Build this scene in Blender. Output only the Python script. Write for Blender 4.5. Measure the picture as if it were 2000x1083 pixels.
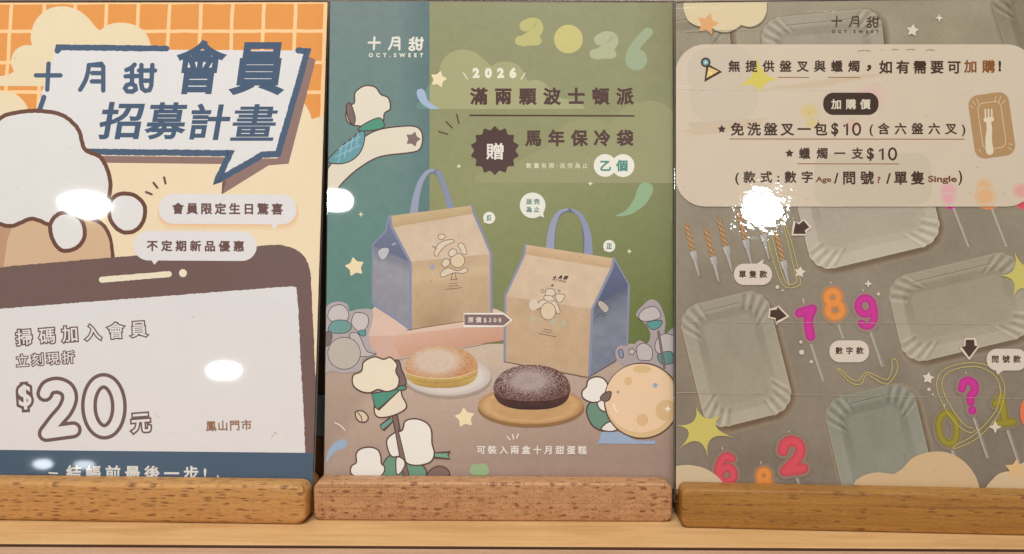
import bpy, bmesh, math, random
import numpy as np
from math import sin, cos, pi, atan2, sqrt, hypot
from mathutils import Matrix, Vector
from mathutils.geometry import tessellate_polygon

random.seed(7)
rng = np.random.default_rng(7)
for o in list(bpy.data.objects):
    bpy.data.objects.remove(o)
scene = bpy.context.scene
COL = scene.collection

# ------------------------------------------------------------------ camera, world, lamps, exposure
F, PITCH, ROLL, CAM_H = 1400.0, -0.05653, 0.0052, 0.16637
_r = np.array([1., 0, 0]); _u = np.array([0, -sin(PITCH), cos(PITCH)]); _f = np.array([0, cos(PITCH), sin(PITCH)])
RI = _r * cos(ROLL) + _u * sin(ROLL)
UI = -_r * sin(ROLL) + _u * cos(ROLL)
CAM = np.array([0, 0, CAM_H])
cam = bpy.data.cameras.new('camera')
cam.sensor_width = 36.0
cam.lens = 36.0 * F / 2000.0
cam.clip_start = 0.01
cam.clip_end = 60.0
camo = bpy.data.objects.new('camera', cam)
COL.objects.link(camo)
camo.matrix_world = Matrix([[RI[0], UI[0], -_f[0], 0], [RI[1], UI[1], -_f[1], 0], [RI[2], UI[2], -_f[2], CAM_H], [0, 0, 0, 1]])
scene.camera = camo

world = bpy.data.worlds.new('World')
scene.world = world
world.use_nodes = True
bg = world.node_tree.nodes['Background']
bg.inputs['Color'].default_value = (0.97, 0.95, 0.91, 1)
bg.inputs['Strength'].default_value = 0.32

_wt = world.node_tree
_tc = _wt.nodes.new('ShaderNodeTexCoord'); _nz = _wt.nodes.new('ShaderNodeTexNoise'); _mr = _wt.nodes.new('ShaderNodeMapRange'); _mx = _wt.nodes.new('ShaderNodeMix')
_nz.inputs['Scale'].default_value = 3.2; _nz.inputs['Detail'].default_value = 2
_mr.inputs['From Min'].default_value = .35; _mr.inputs['From Max'].default_value = .68
_mx.data_type = 'RGBA'; _mx.inputs[6].default_value = (.30, .27, .24, 1); _mx.inputs[7].default_value = (1.75, 1.76, 1.74, 1)
_wt.links.new(_tc.outputs['Generated'], _nz.inputs['Vector']); _wt.links.new(_nz.outputs['Fac'], _mr.inputs['Value'])
_wt.links.new(_mr.outputs[0], _mx.inputs[0]); _wt.links.new(_mx.outputs[2], bg.inputs['Color'])


def area_lamp(name, loc, target, power, sx, sy, colour, shape='RECTANGLE'):
    l = bpy.data.lights.new(name, 'AREA')
    l.energy = power; l.shape = shape; l.size = sx; l.size_y = sy; l.color = colour
    o = bpy.data.objects.new(name, l)
    COL.objects.link(o)
    d = (Vector(target) - Vector(loc))
    o.matrix_world = Matrix.Translation(loc) @ d.to_track_quat('-Z', 'Y').to_matrix().to_4x4()
    return o


area_lamp('added_overhead_key', (-0.35, -1.15, 2.15), (0, 0.42, 0.12), 47.5, 1.3, 0.7, (0.935, 0.945, 0.93))  # broad overhead lamp added for the main light, no such fitting known
area_lamp('added_shelf_fill', (0.0, 0.22, 1.25), (0, 0.40, 0.0), 3.2, 0.6, 0.2, (0.97, 0.92, 0.84))  # second lamp added above the shelf as fill, aimed downward
# the shop's round downlights, seen mirrored in the glossy posters
area_lamp('round_downlight', (-2.69, -3.06, 1.38), (-0.3, 0.42, 0.19), 7.5, 0.25, 0.145, (0.96, 0.98, 1.0), 'ELLIPSE')
area_lamp('round_downlight', (-1.45, -4.93, 1.39), (-0.1, 0.44, 0.19), 11, 0.31, 0.19, (0.96, 0.98, 1.0), 'ELLIPSE')
area_lamp('round_downlight', (1.44, -4.57, 1.38), (0.14, 0.42, 0.19), 10, 0.28, 0.19, (0.96, 0.98, 1.0), 'ELLIPSE')
area_lamp('round_downlight', (-2.95, -5.75, 0.66), (-0.19, 0.43, 0.1), 8, 0.31, 0.16, (0.96, 0.98, 1.0), 'ELLIPSE')
area_lamp('round_downlight', (-3.47, -4.17, -0.145), (-0.27, 0.43, 0.05), 0.5, 0.13, 0.07, (0.85, 0.94, 1.0), 'ELLIPSE')
area_lamp('round_downlight', (-3.19, -4.25, -0.130), (-0.27, 0.43, 0.05), 0.3, 0.11, 0.06, (0.85, 0.94, 1.0), 'ELLIPSE')

scene.view_settings.view_transform = 'Standard'
scene.view_settings.look = 'None'
scene.view_settings.exposure = 0.0
scene.view_settings.gamma = 1.0
scene.view_settings.use_curve_mapping = False
scene.cycles.max_bounces = 8
scene.cycles.use_denoising = True

# ------------------------------------------------------------------ materials


def lin(c):
    c = np.asarray(c, float) / 255.0
    return np.where(c <= 0.04045, c / 12.92, ((c + 0.055) / 1.055) ** 2.4)


def rgba(c):
    l = lin(c)
    return (l[0], l[1], l[2], 1)


class Nodes:
    def __init__(s, name):
        s.m = bpy.data.materials.new(name); s.m.use_nodes = True
        s.t = s.m.node_tree; s.p = s.t.nodes['Principled BSDF']

    def n(s, kind, **kw):
        nd = s.t.nodes.new(kind)
        for k, v in kw.items():
            if hasattr(nd, k) and k not in ('Scale',):
                setattr(nd, k, v)
            else:
                nd.inputs[k.replace('_', ' ')].default_value = v
        return nd

    def l(s, a, b):
        s.t.links.new(a, b)

    def math(s, op, a, b=None, clamp=False):
        nd = s.t.nodes.new('ShaderNodeMath'); nd.operation = op; nd.use_clamp = clamp
        for i, v in enumerate((a, b)):
            if v is None: continue
            if isinstance(v, (int, float)): nd.inputs[i].default_value = v
            else: s.l(v, nd.inputs[i])
        return nd.outputs[0]

    def mix(s, fac, a, b, blend='MIX'):
        nd = s.t.nodes.new('ShaderNodeMix'); nd.data_type = 'RGBA'; nd.blend_type = blend
        for i, v in ((0, fac), (6, a), (7, b)):
            if isinstance(v, (int, float, tuple)): nd.inputs[i].default_value = v
            else: s.l(v, nd.inputs[i])
        return nd.outputs[2]

    def coords(s, scale=(1, 1, 1), rot=(0, 0, 0), loc=(0, 0, 0)):
        tc = s.t.nodes.new('ShaderNodeTexCoord'); mp = s.t.nodes.new('ShaderNodeMapping')
        mp.inputs['Scale'].default_value = scale; mp.inputs['Rotation'].default_value = rot; mp.inputs['Location'].default_value = loc
        s.l(tc.outputs['Object'], mp.inputs['Vector'])
        return mp.outputs[0]

    def noise(s, vec, scale, detail=3, rough=0.5):
        nd = s.t.nodes.new('ShaderNodeTexNoise')
        nd.inputs['Scale'].default_value = scale; nd.inputs['Detail'].default_value = detail; nd.inputs['Roughness'].default_value = rough
        s.l(vec, nd.inputs['Vector'])
        return nd.outputs['Fac']

    def ramp(s, fac, p0, p1):
        nd = s.t.nodes.new('ShaderNodeMapRange'); nd.interpolation_type = 'SMOOTHSTEP'
        nd.inputs['From Min'].default_value = p0; nd.inputs['From Max'].default_value = p1
        s.l(fac, nd.inputs['Value'])
        return nd.outputs[0]


def print_material(name, coat_rough, wave, film=None):
    """Printed paper under a clear glossy sheet; the ink colour is the mesh's own colour attribute."""
    N = Nodes(name)
    at = N.t.nodes.new('ShaderNodeAttribute'); at.attribute_name = 'ink'
    v = N.coords()
    grain = N.noise(v, 1500, 2)
    blotch = N.noise(v, 60, 4, 0.6)
    k = N.math('ADD', N.math('MULTIPLY', grain, 0.16), 0.92)
    k2 = N.math('ADD', N.math('MULTIPLY', blotch, 0.05), 0.975)
    kk = N.math('MULTIPLY', k, k2)
    cmb = N.t.nodes.new('ShaderNodeCombineColor')
    for i in range(3): N.l(kk, cmb.inputs[i])
    N.l(N.mix(1.0, at.outputs['Color'], cmb.outputs[0], 'MULTIPLY'), N.p.inputs['Base Color'])
    N.p.inputs['Roughness'].default_value = 0.6
    N.p.inputs['Specular IOR Level'].default_value = 0.15
    N.p.inputs['Coat Weight'].default_value = 1.0
    N.p.inputs['Coat Roughness'].default_value = coat_rough
    N.p.inputs['Coat IOR'].default_value = 1.49
    b = N.t.nodes.new('ShaderNodeBump')
    b.inputs['Strength'].default_value = 1.0
    b.inputs['Distance'].default_value = 1.0
    h = N.math('MULTIPLY', N.noise(v, 9, 2), wave)
    if film:
        cx, cy, rad = film
        sp = N.t.nodes.new('ShaderNodeSeparateXYZ'); N.l(v, sp.inputs[0])
        x, y = sp.outputs[0], sp.outputs[1]
        # crumpled patch of the plastic film
        dx = N.math('SUBTRACT', x, cx); dy = N.math('SUBTRACT', y, cy)
        d = N.math('SQRT', N.math('ADD', N.math('MULTIPLY', dx, dx), N.math('MULTIPLY', N.math('MULTIPLY', dy, dy), 0.8)))
        dn = N.math('ADD', d, N.math('MULTIPLY', N.math('SUBTRACT', N.noise(v, 90, 3), 0.5), 0.055))
        patch = N.math('MULTIPLY', N.math('SUBTRACT', 1.0, N.ramp(dn, rad * 0.15, rad)), N.ramp(d, 0.0075, 0.013))
        crumple = N.math('MULTIPLY', N.noise(v, 300, 1.0, 0.5), patch)
        h = N.math('ADD', h, N.math('MULTIPLY', crumple, 0.000075))
        h = N.math('ADD', h, N.math('MULTIPLY', N.noise(v, 130, 3, 0.6), 0.000012))
        # long horizontal folds
        for yy, amp in FOLDS:
            yd = N.math('ABSOLUTE', N.math('SUBTRACT', N.math('ADD', y, N.math('MULTIPLY', N.noise(N.coords((1, 0.0, 0)), 14, 2), 0.004)), yy + 0.002))
            f = N.math('SUBTRACT', 1.0, N.ramp(yd, 0.0002, 0.0015))
            h = N.math('ADD', h, N.math('MULTIPLY', f, amp))
    N.l(h, b.inputs['Height'])
    N.l(b.outputs[0], N.p.inputs['Coat Normal'])
    return N.m


FOLDS = [(0.2575, 0.0006), (0.306, 0.0005)]


def wood(name, base, light, fleck, kind):
    N = Nodes(name)
    v = N.coords()
    def flecks(scale, lo_, hi_, warp, wscale, sel0, sel1, off=(0, 0, 0)):
        """scattered elongated pores: warped cell distance, only some of the cells"""
        vo = N.t.nodes.new('ShaderNodeTexVoronoi'); vo.inputs['Scale'].default_value = 1
        wv = N.t.nodes.new('ShaderNodeVectorMath'); wv.operation = 'ADD'
        sp_ = N.t.nodes.new('ShaderNodeSeparateXYZ'); N.l(v, sp_.inputs[0])
        cb_ = N.t.nodes.new('ShaderNodeCombineXYZ'); vo.voronoi_dimensions = '2D'
        N.l(N.math('ADD', N.math('MULTIPLY', sp_.outputs[0], scale[0]), 40.3 + off[0]), cb_.inputs[0])
        N.l(N.math('ADD', N.math('MULTIPLY', N.math('SUBTRACT', sp_.outputs[2], sp_.outputs[1]), scale[2]), 30.7 + off[2]), cb_.inputs[1])
        N.l(cb_.outputs[0], wv.inputs[0])
        nz = N.t.nodes.new('ShaderNodeTexNoise'); nz.inputs['Scale'].default_value = wscale; N.l(v, nz.inputs['Vector'])
        sb = N.t.nodes.new('ShaderNodeVectorMath'); sb.operation = 'SUBTRACT'; sb.inputs[1].default_value = (.5, .5, .5)
        N.l(nz.outputs['Color'], sb.inputs[0])
        sc_ = N.t.nodes.new('ShaderNodeVectorMath'); sc_.operation = 'SCALE'; sc_.inputs['Scale'].default_value = warp
        N.l(sb.outputs[0], sc_.inputs[0]); N.l(sc_.outputs[0], wv.inputs[1])
        N.l(wv.outputs[0], vo.inputs['Vector'])
        f = N.math('SUBTRACT', 1.0, N.ramp(vo.outputs['Distance'], lo_, hi_))
        se = N.t.nodes.new('ShaderNodeSeparateColor'); N.l(vo.outputs['Color'], se.inputs[0])
        return N.math('MULTIPLY', f, N.ramp(se.outputs[0], sel0, sel1))
    if kind == 'flecks':        # golden beech, short horizontal flecks
        g = N.noise(N.coords((6, 40, 90)), 6, 4, 0.6)
        f = flecks((92, 90, 520), .06, .36, .6, 260, .15, .7)
        f2 = flecks((190, 120, 900), .10, .40, .5, 300, .3, .9, (3, 2, 1))
        streak = N.noise(N.coords((14, 60, 420)), 1.5, 3, 0.65)
        c = N.mix(N.ramp(g, 0.3, 0.7), base, light)
        c = N.mix(N.math('MULTIPLY', N.ramp(streak, 0.5, 0.75), 0.20), c, fleck)
        c = N.mix(N.math('MULTIPLY', f2, 0.35), c, fleck)
        c = N.mix(N.math('MULTIPLY', f, 0.85), c, fleck)
        hgt = f
    elif kind == 'rays':        # pinkish beech, brown ray blobs, fine saw lines
        g = N.noise(N.coords((30, 30, 120)), 3, 4, 0.6)
        c = N.mix(N.ramp(g, 0.3, 0.7), base, light)
        line = N.noise(N.coords((2, 10, 1100)), 1, 2, 0.5)
        c = N.mix(N.math('MULTIPLY', N.ramp(line, 0.50, 0.70), 0.38), c, fleck)
        tick = flecks((520, 150, 560), .06, .46, .9, 500, .1, .9, (1, 5, 2))
        c = N.mix(N.math('MULTIPLY', tick, 0.5), c, fleck)
        hgt = flecks((150, 90, 400), .10, .46, .9, 420, .45, .95)
        c = N.mix(N.math('MULTIPLY', hgt, 0.8), c, fleck)
    elif kind == 'long':        # darker golden beech, long lines and sparse flecks
        g = N.noise(N.coords((4, 20, 110)), 5, 4, 0.6)
        c = N.mix(N.ramp(g, 0.3, 0.7), base, light)
        line = N.noise(N.coords((4, 20, 560), (0, 0.02, 0)), 1, 3, 0.55)
        c = N.mix(N.math('MULTIPLY', N.ramp(line, 0.50, 0.72), 0.42), c, fleck)
        hgt = flecks((80, 60, 430), .06, .32, .7, 300, .4, .95, (2, 1, 3))
        c = N.mix(N.math('MULTIPLY', hgt, 0.75), c, fleck)
    else:                       # smooth planed board
        g = N.noise(N.coords((3, 26, 26)), 6, 5, 0.62)
        c = N.mix(N.ramp(g, 0.3, 0.72), base, light)
        line = N.noise(N.coords((8, 420, 420), (0, 0, 0.01)), 1, 3, 0.6)
        c = N.mix(N.math('MULTIPLY', N.ramp(line, 0.5, 0.72), 0.32), c, fleck)
        big = N.noise(N.coords((7, 30, 30)), 1.3, 3, 0.55)
        c = N.mix(N.math('MULTIPLY', N.ramp(big, 0.52, 0.66), 0.25), c, fleck)
        hgt = line
    fine = N.noise(N.coords((300, 900, 1800)), 1, 2, 0.5)
    c = N.mix(N.math('MULTIPLY', N.ramp(fine, 0.35, 0.7), 0.06), c, (0.9, 0.8, 0.65, 1))
    N.l(c, N.p.inputs['Base Color'])
    N.p.inputs['Roughness'].default_value = 0.48
    N.p.inputs['Specular IOR Level'].default_value = 0.35
    b = N.t.nodes.new('ShaderNodeBump'); b.inputs['Strength'].default_value = 0.12; b.inputs['Distance'].default_value = 0.0003
    b.invert = True
    N.l(N.math('ADD', hgt, N.math('MULTIPLY', fine, 0.5)), b.inputs['Height']); N.l(b.outputs[0], N.p.inputs['Normal'])
    return N.m


def plain(name, col, rough=0.6, noise=0.08, scale=40):
    N = Nodes(name)
    f = N.noise(N.coords(), scale, 4, 0.6)
    c0 = tuple(np.clip(np.array(rgba(col)[:3]) * (1 - noise), 0, 1)) + (1,)
    c1 = tuple(np.clip(np.array(rgba(col)[:3]) * (1 + noise), 0, 1)) + (1,)
    N.l(N.mix(f, c0, c1), N.p.inputs['Base Color'])
    N.p.inputs['Roughness'].default_value = rough
    return N.m


def acrylic():
    N = Nodes('clear_acrylic')
    N.p.inputs['Base Color'].default_value = (0.93, 0.97, 0.95, 1)
    N.p.inputs['Transmission Weight'].default_value = 1.0
    N.p.inputs['IOR'].default_value = 1.49
    N.l(N.math('ADD', N.math('MULTIPLY', N.noise(N.coords(), 30, 2), 0.05), 0.01), N.p.inputs['Roughness'])
    return N.m


M_PRINT = [print_material('print_smooth', 0.035, 0.0004),
           print_material('print_acrylic', 0.025, 0.0003),
           print_material('print_film', 0.045, 0.0002, film=(-0.0560, 0.1850, 0.033))]
M_BASE = [wood('wood_golden_flecked', rgba((186, 132, 70)), rgba((198, 146, 82)), rgba((104, 58, 16)), 'flecks'),
          wood('wood_pink_beech', rgba((180, 131, 88)), rgba((198, 147, 102)), rgba((108, 54, 18)), 'rays'),
          wood('wood_dark_golden', rgba((150, 100, 34)), rgba((168, 118, 48)), rgba((88, 46, 6)), 'long')]
M_SHELF = wood('wood_shelf', rgba((206, 160, 104)), rgba((218, 176, 122)), rgba((168, 116, 66)), 'board')
M_LEDGE = wood('wood_ledge', rgba((184, 146, 114)), rgba((196, 158, 130)), rgba((150, 108, 76)), 'board')
M_ACRYL = acrylic()
_e = Nodes('cut_acrylic_edge')
_e.l(_e.mix(_e.noise(_e.coords((90, 90, 90)), 1, 3), (.42, .40, .36, 1), (.78, .76, .70, 1)), _e.p.inputs['Base Color'])
_e.p.inputs['Roughness'].default_value = .25
_e.p.inputs['Transmission Weight'].default_value = .35
M_EDGE = _e.m

# ------------------------------------------------------------------ helpers


def link(name, me, mat, parent=None, matrix=None):
    o = bpy.data.objects.new(name, me)
    if mat is not None and me is not None: me.materials.append(mat)
    COL.objects.link(o)
    if parent is not None:
        o.parent = parent
    elif matrix is not None:
        o.matrix_world = matrix
    return o


def empty(name, matrix, label, cat, group=None):
    o = bpy.data.objects.new(name, None)
    COL.objects.link(o); o.matrix_world = matrix; o.empty_display_size = 0.02
    tag(o, label, cat, group)
    return o


def tag(o, label, cat=None, group=None, kind=None):
    if label: o['label'] = label
    if cat: o['category'] = cat
    if group: o['group'] = group
    if kind: o['kind'] = kind


def box_mesh(name, lo, hi, bevel=0.0, seg=2):
    bm = bmesh.new()
    bmesh.ops.create_cube(bm, size=1.0)
    for v in bm.verts:
        v.co = Vector([lo[i] + (v.co[i] + 0.5) * (hi[i] - lo[i]) for i in range(3)])
    if bevel:
        bmesh.ops.bevel(bm, geom=list(bm.edges), offset=bevel, segments=seg, profile=0.5, affect='EDGES')
    me = bpy.data.meshes.new(name); bm.to_mesh(me); bm.free()
    return me


def smooth_by_angle(me, ang=0.6):
    me.polygons.foreach_set('use_smooth', [True] * len(me.polygons))
    try:
        me.set_sharp_from_angle(angle=ang)
    except Exception:
        pass


def block_mesh(name, hw, y0, y1, h, rc, be):
    """wooden block: rounded-rectangle front outline, softened front and back edges"""
    bm = bmesh.new()
    prof = []
    for cx, cz, a0 in ((hw - rc, rc, -pi / 2), (hw - rc, h - rc, 0), (-hw + rc, h - rc, pi / 2), (-hw + rc, rc, pi)):
        for i in range(9):
            a = a0 + i * pi / 16
            prof.append((cx + rc * cos(a), cz + rc * sin(a)))
    f = [bm.verts.new((x, y0, z)) for x, z in prof]
    b = [bm.verts.new((x, y1, z)) for x, z in prof]
    n = len(prof)
    bm.faces.new(f); bm.faces.new(b[::-1])
    for i in range(n):
        bm.faces.new((f[i], b[i], b[(i + 1) % n], f[(i + 1) % n]))
    bmesh.ops.recalc_face_normals(bm, faces=bm.faces)
    ed = [e for e in bm.edges if abs(e.verts[0].co.y - e.verts[1].co.y) < 1e-6]
    bmesh.ops.bevel(bm, geom=ed, offset=be, segments=4, profile=0.5, affect='EDGES')
    # cut along x so the slightly worn outline is not ruler straight
    me = bpy.data.meshes.new(name); bm.to_mesh(me); bm.free()
    smooth_by_angle(me, 0.7)
    return me


# ------------------------------------------------------------------ the three signs: pose of each acrylic plane
SIGNS = [dict(x=-.2238, D=.41876, yaw=-.02195, lean=.14167, top=.31705),
         dict(x=-.00725, D=.42345, yaw=.00125, lean=.08676, top=.31231),
         dict(x=.2046, D=.41043, yaw=-.04495, lean=.100, top=.31110)]
HB, DF, DB = .02285, .01331, .0165
PW, AW = .1052, .1060


def sign_frame(s):
    yw, le = s['yaw'], s['lean']
    ex = np.array([cos(yw), sin(yw), 0]); eu = np.array([-sin(le) * sin(yw), sin(le) * cos(yw), cos(le)])
    ez = np.cross(ex, eu)
    M = Matrix([[ex[0], eu[0], ez[0], s['x']], [ex[1], eu[1], ez[1], s['D']], [ex[2], eu[2], ez[2], 0], [0, 0, 0, 1]])
    return M, np.stack([ex, eu, ez]), np.array([s['x'], s['D'], 0])


class Sheet:
    """A printed sheet: keeps the sheet's plane and the height of the next ink layer."""

    def __init__(s, k, root, xl, xr, top):
        s.M, s.R, s.O = sign_frame(SIGNS[k])
        s.root, s.mat = root, M_PRINT[k]
        s.z = 0.0004
        s.cl = s.R @ (CAM - s.O)
        s.xl, s.xr, s.top = xl, xr, top
        s.parts = []

    def loc(s, p, z=None):
        p = np.asarray(p, float).reshape(-1, 2)
        d = RI[None] * ((p[:, :1] - 1000) / F) + UI[None] * ((541.5 - p[:, 1:]) / F) + _f[None]
        dl = d @ s.R.T
        zz = s.z if z is None else z
        t = (zz - s.cl[2]) / dl[:, 2]
        q = s.cl[None] + dl * t[:, None]
        q[:, 0] = np.clip(q[:, 0], s.xl, s.xr)
        q[:, 1] = np.clip(q[:, 1], 0.0150, s.top)
        q[:, 2] = zz
        return q

    def up(s, d=7e-7):
        s.z += d


class Part:
    def __init__(s, name, sheet, parent=None, label=None):
        s.sh = sheet; s.name = name
        s.v, s.f, s.c, s.n = [], [], [], 0
        s.me = bpy.data.meshes.new(name)
        s.o = link(name, s.me, sheet.mat, parent.o if parent is not None else sheet.root)
        if label: s.o['label'] = label
        sheet.parts.append(s)

    def raw(s, loc, faces, col):
        loc = np.asarray(loc)
        n = len(loc)
        if callable(col):
            raise ValueError
        c = np.asarray(col, float)
        if c.ndim == 1: c = np.tile(c, (n, 1))
        s.v.append(loc); s.c.append(lin(np.clip(c, 0, 255)))
        s.f += [tuple(i + s.n for i in f) for f in faces]
        s.n += n

    # ---- primitives (all in photograph pixels, unprojected on the sheet's own plane)
    def poly(s, pts, col):
        pts = [tuple(map(float, p)) for p in pts]
        loc = s.sh.loc(pts)
        tris = tessellate_polygon([[Vector((p[0], -p[1], 0)) for p in pts]])
        fs = []
        for t in tris:
            a, b, c = (pts[i] for i in t)
            cr = (b[0] - a[0]) * (c[1] - a[1]) - (b[1] - a[1]) * (c[0] - a[0])
            fs.append(t if cr < 0 else (t[0], t[2], t[1]))
        cc = np.array([col(*p) for p in pts]) if callable(col) else col
        s.raw(loc, fs, cc); s.sh.up()
        return s

    def quad(s, p00, p10, p11, p01, nx, ny, col):
        """bilinear patch, col(u,v,x,y)"""
        P = [np.array(p, float) for p in (p00, p10, p11, p01)]
        U, V = np.meshgrid(np.linspace(0, 1, nx + 1), np.linspace(0, 1, ny + 1))
        X = (1 - V)[..., None] * ((1 - U)[..., None] * P[0] + U[..., None] * P[1]) + V[..., None] * ((1 - U)[..., None] * P[3] + U[..., None] * P[2])
        c = col(U, V, X[..., 0], X[..., 1])
        fs = []
        w = nx + 1
        for j in range(ny):
            for i in range(nx):
                a = j * w + i
                fs.append((a, a + w, a + w + 1, a + 1))
        s.raw(s.sh.loc(X.reshape(-1, 2)), fs, np.asarray(c).reshape(-1, 3)); s.sh.up()
        return s

    def rings(s, R, cx, cy, col, rot=0.0, ths=None):
        """R[j][i]: radius of ring j (outermost first) at angle i; last ring collapses to centre"""
        R = np.asarray(R); nr, nt = R.shape
        th = np.linspace(0, 2 * pi, nt, endpoint=False) if ths is None else ths
        X = R * np.cos(th)[None]; Y = R * np.sin(th)[None]
        xx = cx + X * cos(rot) - Y * sin(rot); yy = cy + X * sin(rot) + Y * cos(rot)
        c = col(np.arange(nr)[:, None] + 0 * R, th[None] + 0 * R, X, Y)
        pts = np.stack([xx, yy], -1).reshape(-1, 2)
        pts = np.vstack([pts, [[cx, cy]]]); c = np.vstack([np.asarray(c).reshape(-1, 3), np.asarray(c)[-1].mean(0)[None]])
        fs = []
        for j in range(nr - 1):
            for i in range(nt):
                k = (i + 1) % nt
                fs.append((j * nt + i, (j + 1) * nt + i, (j + 1) * nt + k, j * nt + k))
        for i in range(nt):
            fs.append(((nr - 1) * nt + i, nr * nt, (nr - 1) * nt + (i + 1) % nt))
        s.raw(s.sh.loc(pts), fs, c); s.sh.up()
        return s

    def stroke(s, pts, w, col, closed=False, jit=0.0, cap=True, w1=None):
        p = np.asarray(pts, float)
        if jit:
            p = resample(p, 4.0, closed)
        n = len(p)
        if closed: d = np.roll(p, -1, 0) - np.roll(p, 1, 0)
        else:
            d = np.gradient(p, axis=0)
        L = np.hypot(d[:, 0], d[:, 1]); L[L == 0] = 1
        nn = np.stack([-d[:, 1] / L, d[:, 0] / L], -1)
        hw = np.full(n, w / 2.0) if w1 is None else np.linspace(w, w1, n) / 2.0
        # mitre compensation
        seg = np.diff(np.vstack([p, p[:1]]) if closed else p, axis=0)
        sl = np.hypot(seg[:, 0], seg[:, 1]); sl[sl == 0] = 1
        sn = np.stack([-seg[:, 1] / sl, seg[:, 0] / sl], -1)
        if closed: k = np.abs((sn * nn).sum(1))
        else: k = np.concatenate([[1], np.abs((sn[1:] * nn[1:-1]).sum(1)), [1]]) if n > 2 else np.ones(n)
        hw = hw / np.clip(k, 0.55, 1)
        a = p + nn * (hw + jit * rng.uniform(-1, 1, n))[:, None]
        b = p - nn * (hw + jit * rng.uniform(-1, 1, n))[:, None]
        z0 = s.sh.z
        vs, fs = [], []
        zz = []
        m = n if closed else n - 1
        V = s.sh.loc(np.vstack([a, b]))
        zi = z0 + 6e-8 * (np.arange(n) % 9)
        V[:, 2] = np.concatenate([zi, zi])
        for i in range(m):
            j = (i + 1) % n
            fs.append((i, j, n + j, n + i))
        # orient every face to the viewer
        P2 = np.vstack([a, b])
        fo = []
        for f in fs:
            x, y = P2[list(f), 0], P2[list(f), 1]
            ar = np.dot(x, np.roll(y, -1)) - np.dot(y, np.roll(x, -1))
            fo.append(f if ar < 0 else f[::-1])
        s.raw(V, fo, col)
        s.sh.up(5e-7)
        if cap and not closed:
            for c, r in ((p[0], hw[0]), (p[-1], hw[-1])):
                s.disc(c[0], c[1], r, r, col, n=14, dz=1.2e-7)
        s.sh.up()
        return s

    def disc(s, cx, cy, rx, ry, col, rot=0.0, n=40, dz=7e-7):
        t = np.linspace(0, 2 * pi, n, endpoint=False)
        X, Y = rx * np.cos(t), ry * np.sin(t)
        p = np.stack([cx + X * cos(rot) - Y * sin(rot), cy + X * sin(rot) + Y * cos(rot)], -1)
        s.raw(s.sh.loc(p), [tuple(range(n))[::-1]], col); s.sh.up(dz)
        return s

    def text(s, body, bx, col, bold=0.02, rot=0.0, shear=0.0, ol=None, olw=0.05, fit=True):
        if ol is not None:
            T = s._text(body, bx, ol, bold + olw, rot, shear, None, fit)
            s._text(body, bx, col, bold, rot, shear, T, fit)
        else:
            s._text(body, bx, col, bold * 1.2 + .006, rot, shear, None, fit)
        return s

    def _text(s, body, bx, col, bold, rot, shear, T, fit):
        x0, y0, x1, y1 = bx
        w, h = x1 - x0, y1 - y0
        if T is None:
            sp = 1.0
            if fit and len(body) > 1:
                v1, _ = glyphs(body, bold, 1.0); v2, _ = glyphs(body, bold, 1.6)
                a1, a2, hh = np.ptp(v1[:, 0]), np.ptp(v2[:, 0]), np.ptp(v1[:, 1])
                if a2 - a1 > 1e-4:
                    sp = 1 + 0.6 * (w / h * hh - a1) / (a2 - a1)
                    sp = min(max(sp, 0.72), 3.0)
            v, t = glyphs(body, bold, sp)
            lo, hi = v.min(0), v.max(0)
            sx, sy = w / (hi[0] - lo[0]), h / (hi[1] - lo[1])
            T = (sp, (lo + hi) / 2, sx, sy)
        sp, mid, sx, sy = T
        v, t = glyphs(body, bold, sp)
        X = (v[:, 0] - mid[0]) * sx; Y = -(v[:, 1] - mid[1]) * sy
        X = X - shear * Y
        cx, cy = (x0 + x1) / 2, (y0 + y1) / 2
        P = np.stack([cx + X * cos(rot) - Y * sin(rot), cy + X * sin(rot) + Y * cos(rot)], -1)
        L = s.sh.loc(P)
        zr = v[:, 2] / max(v[:, 2].max(), 1e-6) if v[:, 2].max() > 0 else v[:, 2] * 0
        L[:, 2] += zr * 4e-7
        s.raw(L, [tuple(f) for f in t], col)
        s.sh.up(1.1e-6)
        return T

    def finish(s):
        if not s.v: return
        V = np.vstack(s.v); C = np.vstack(s.c)
        s.me.from_pydata(V.tolist(), [], s.f)
        at = s.me.color_attributes.new('ink', 'FLOAT_COLOR', 'POINT')
        at.data.foreach_set('color', np.hstack([C, np.ones((len(C), 1))]).astype(np.float32).ravel())
        s.me.update()


_G = {}


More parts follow.
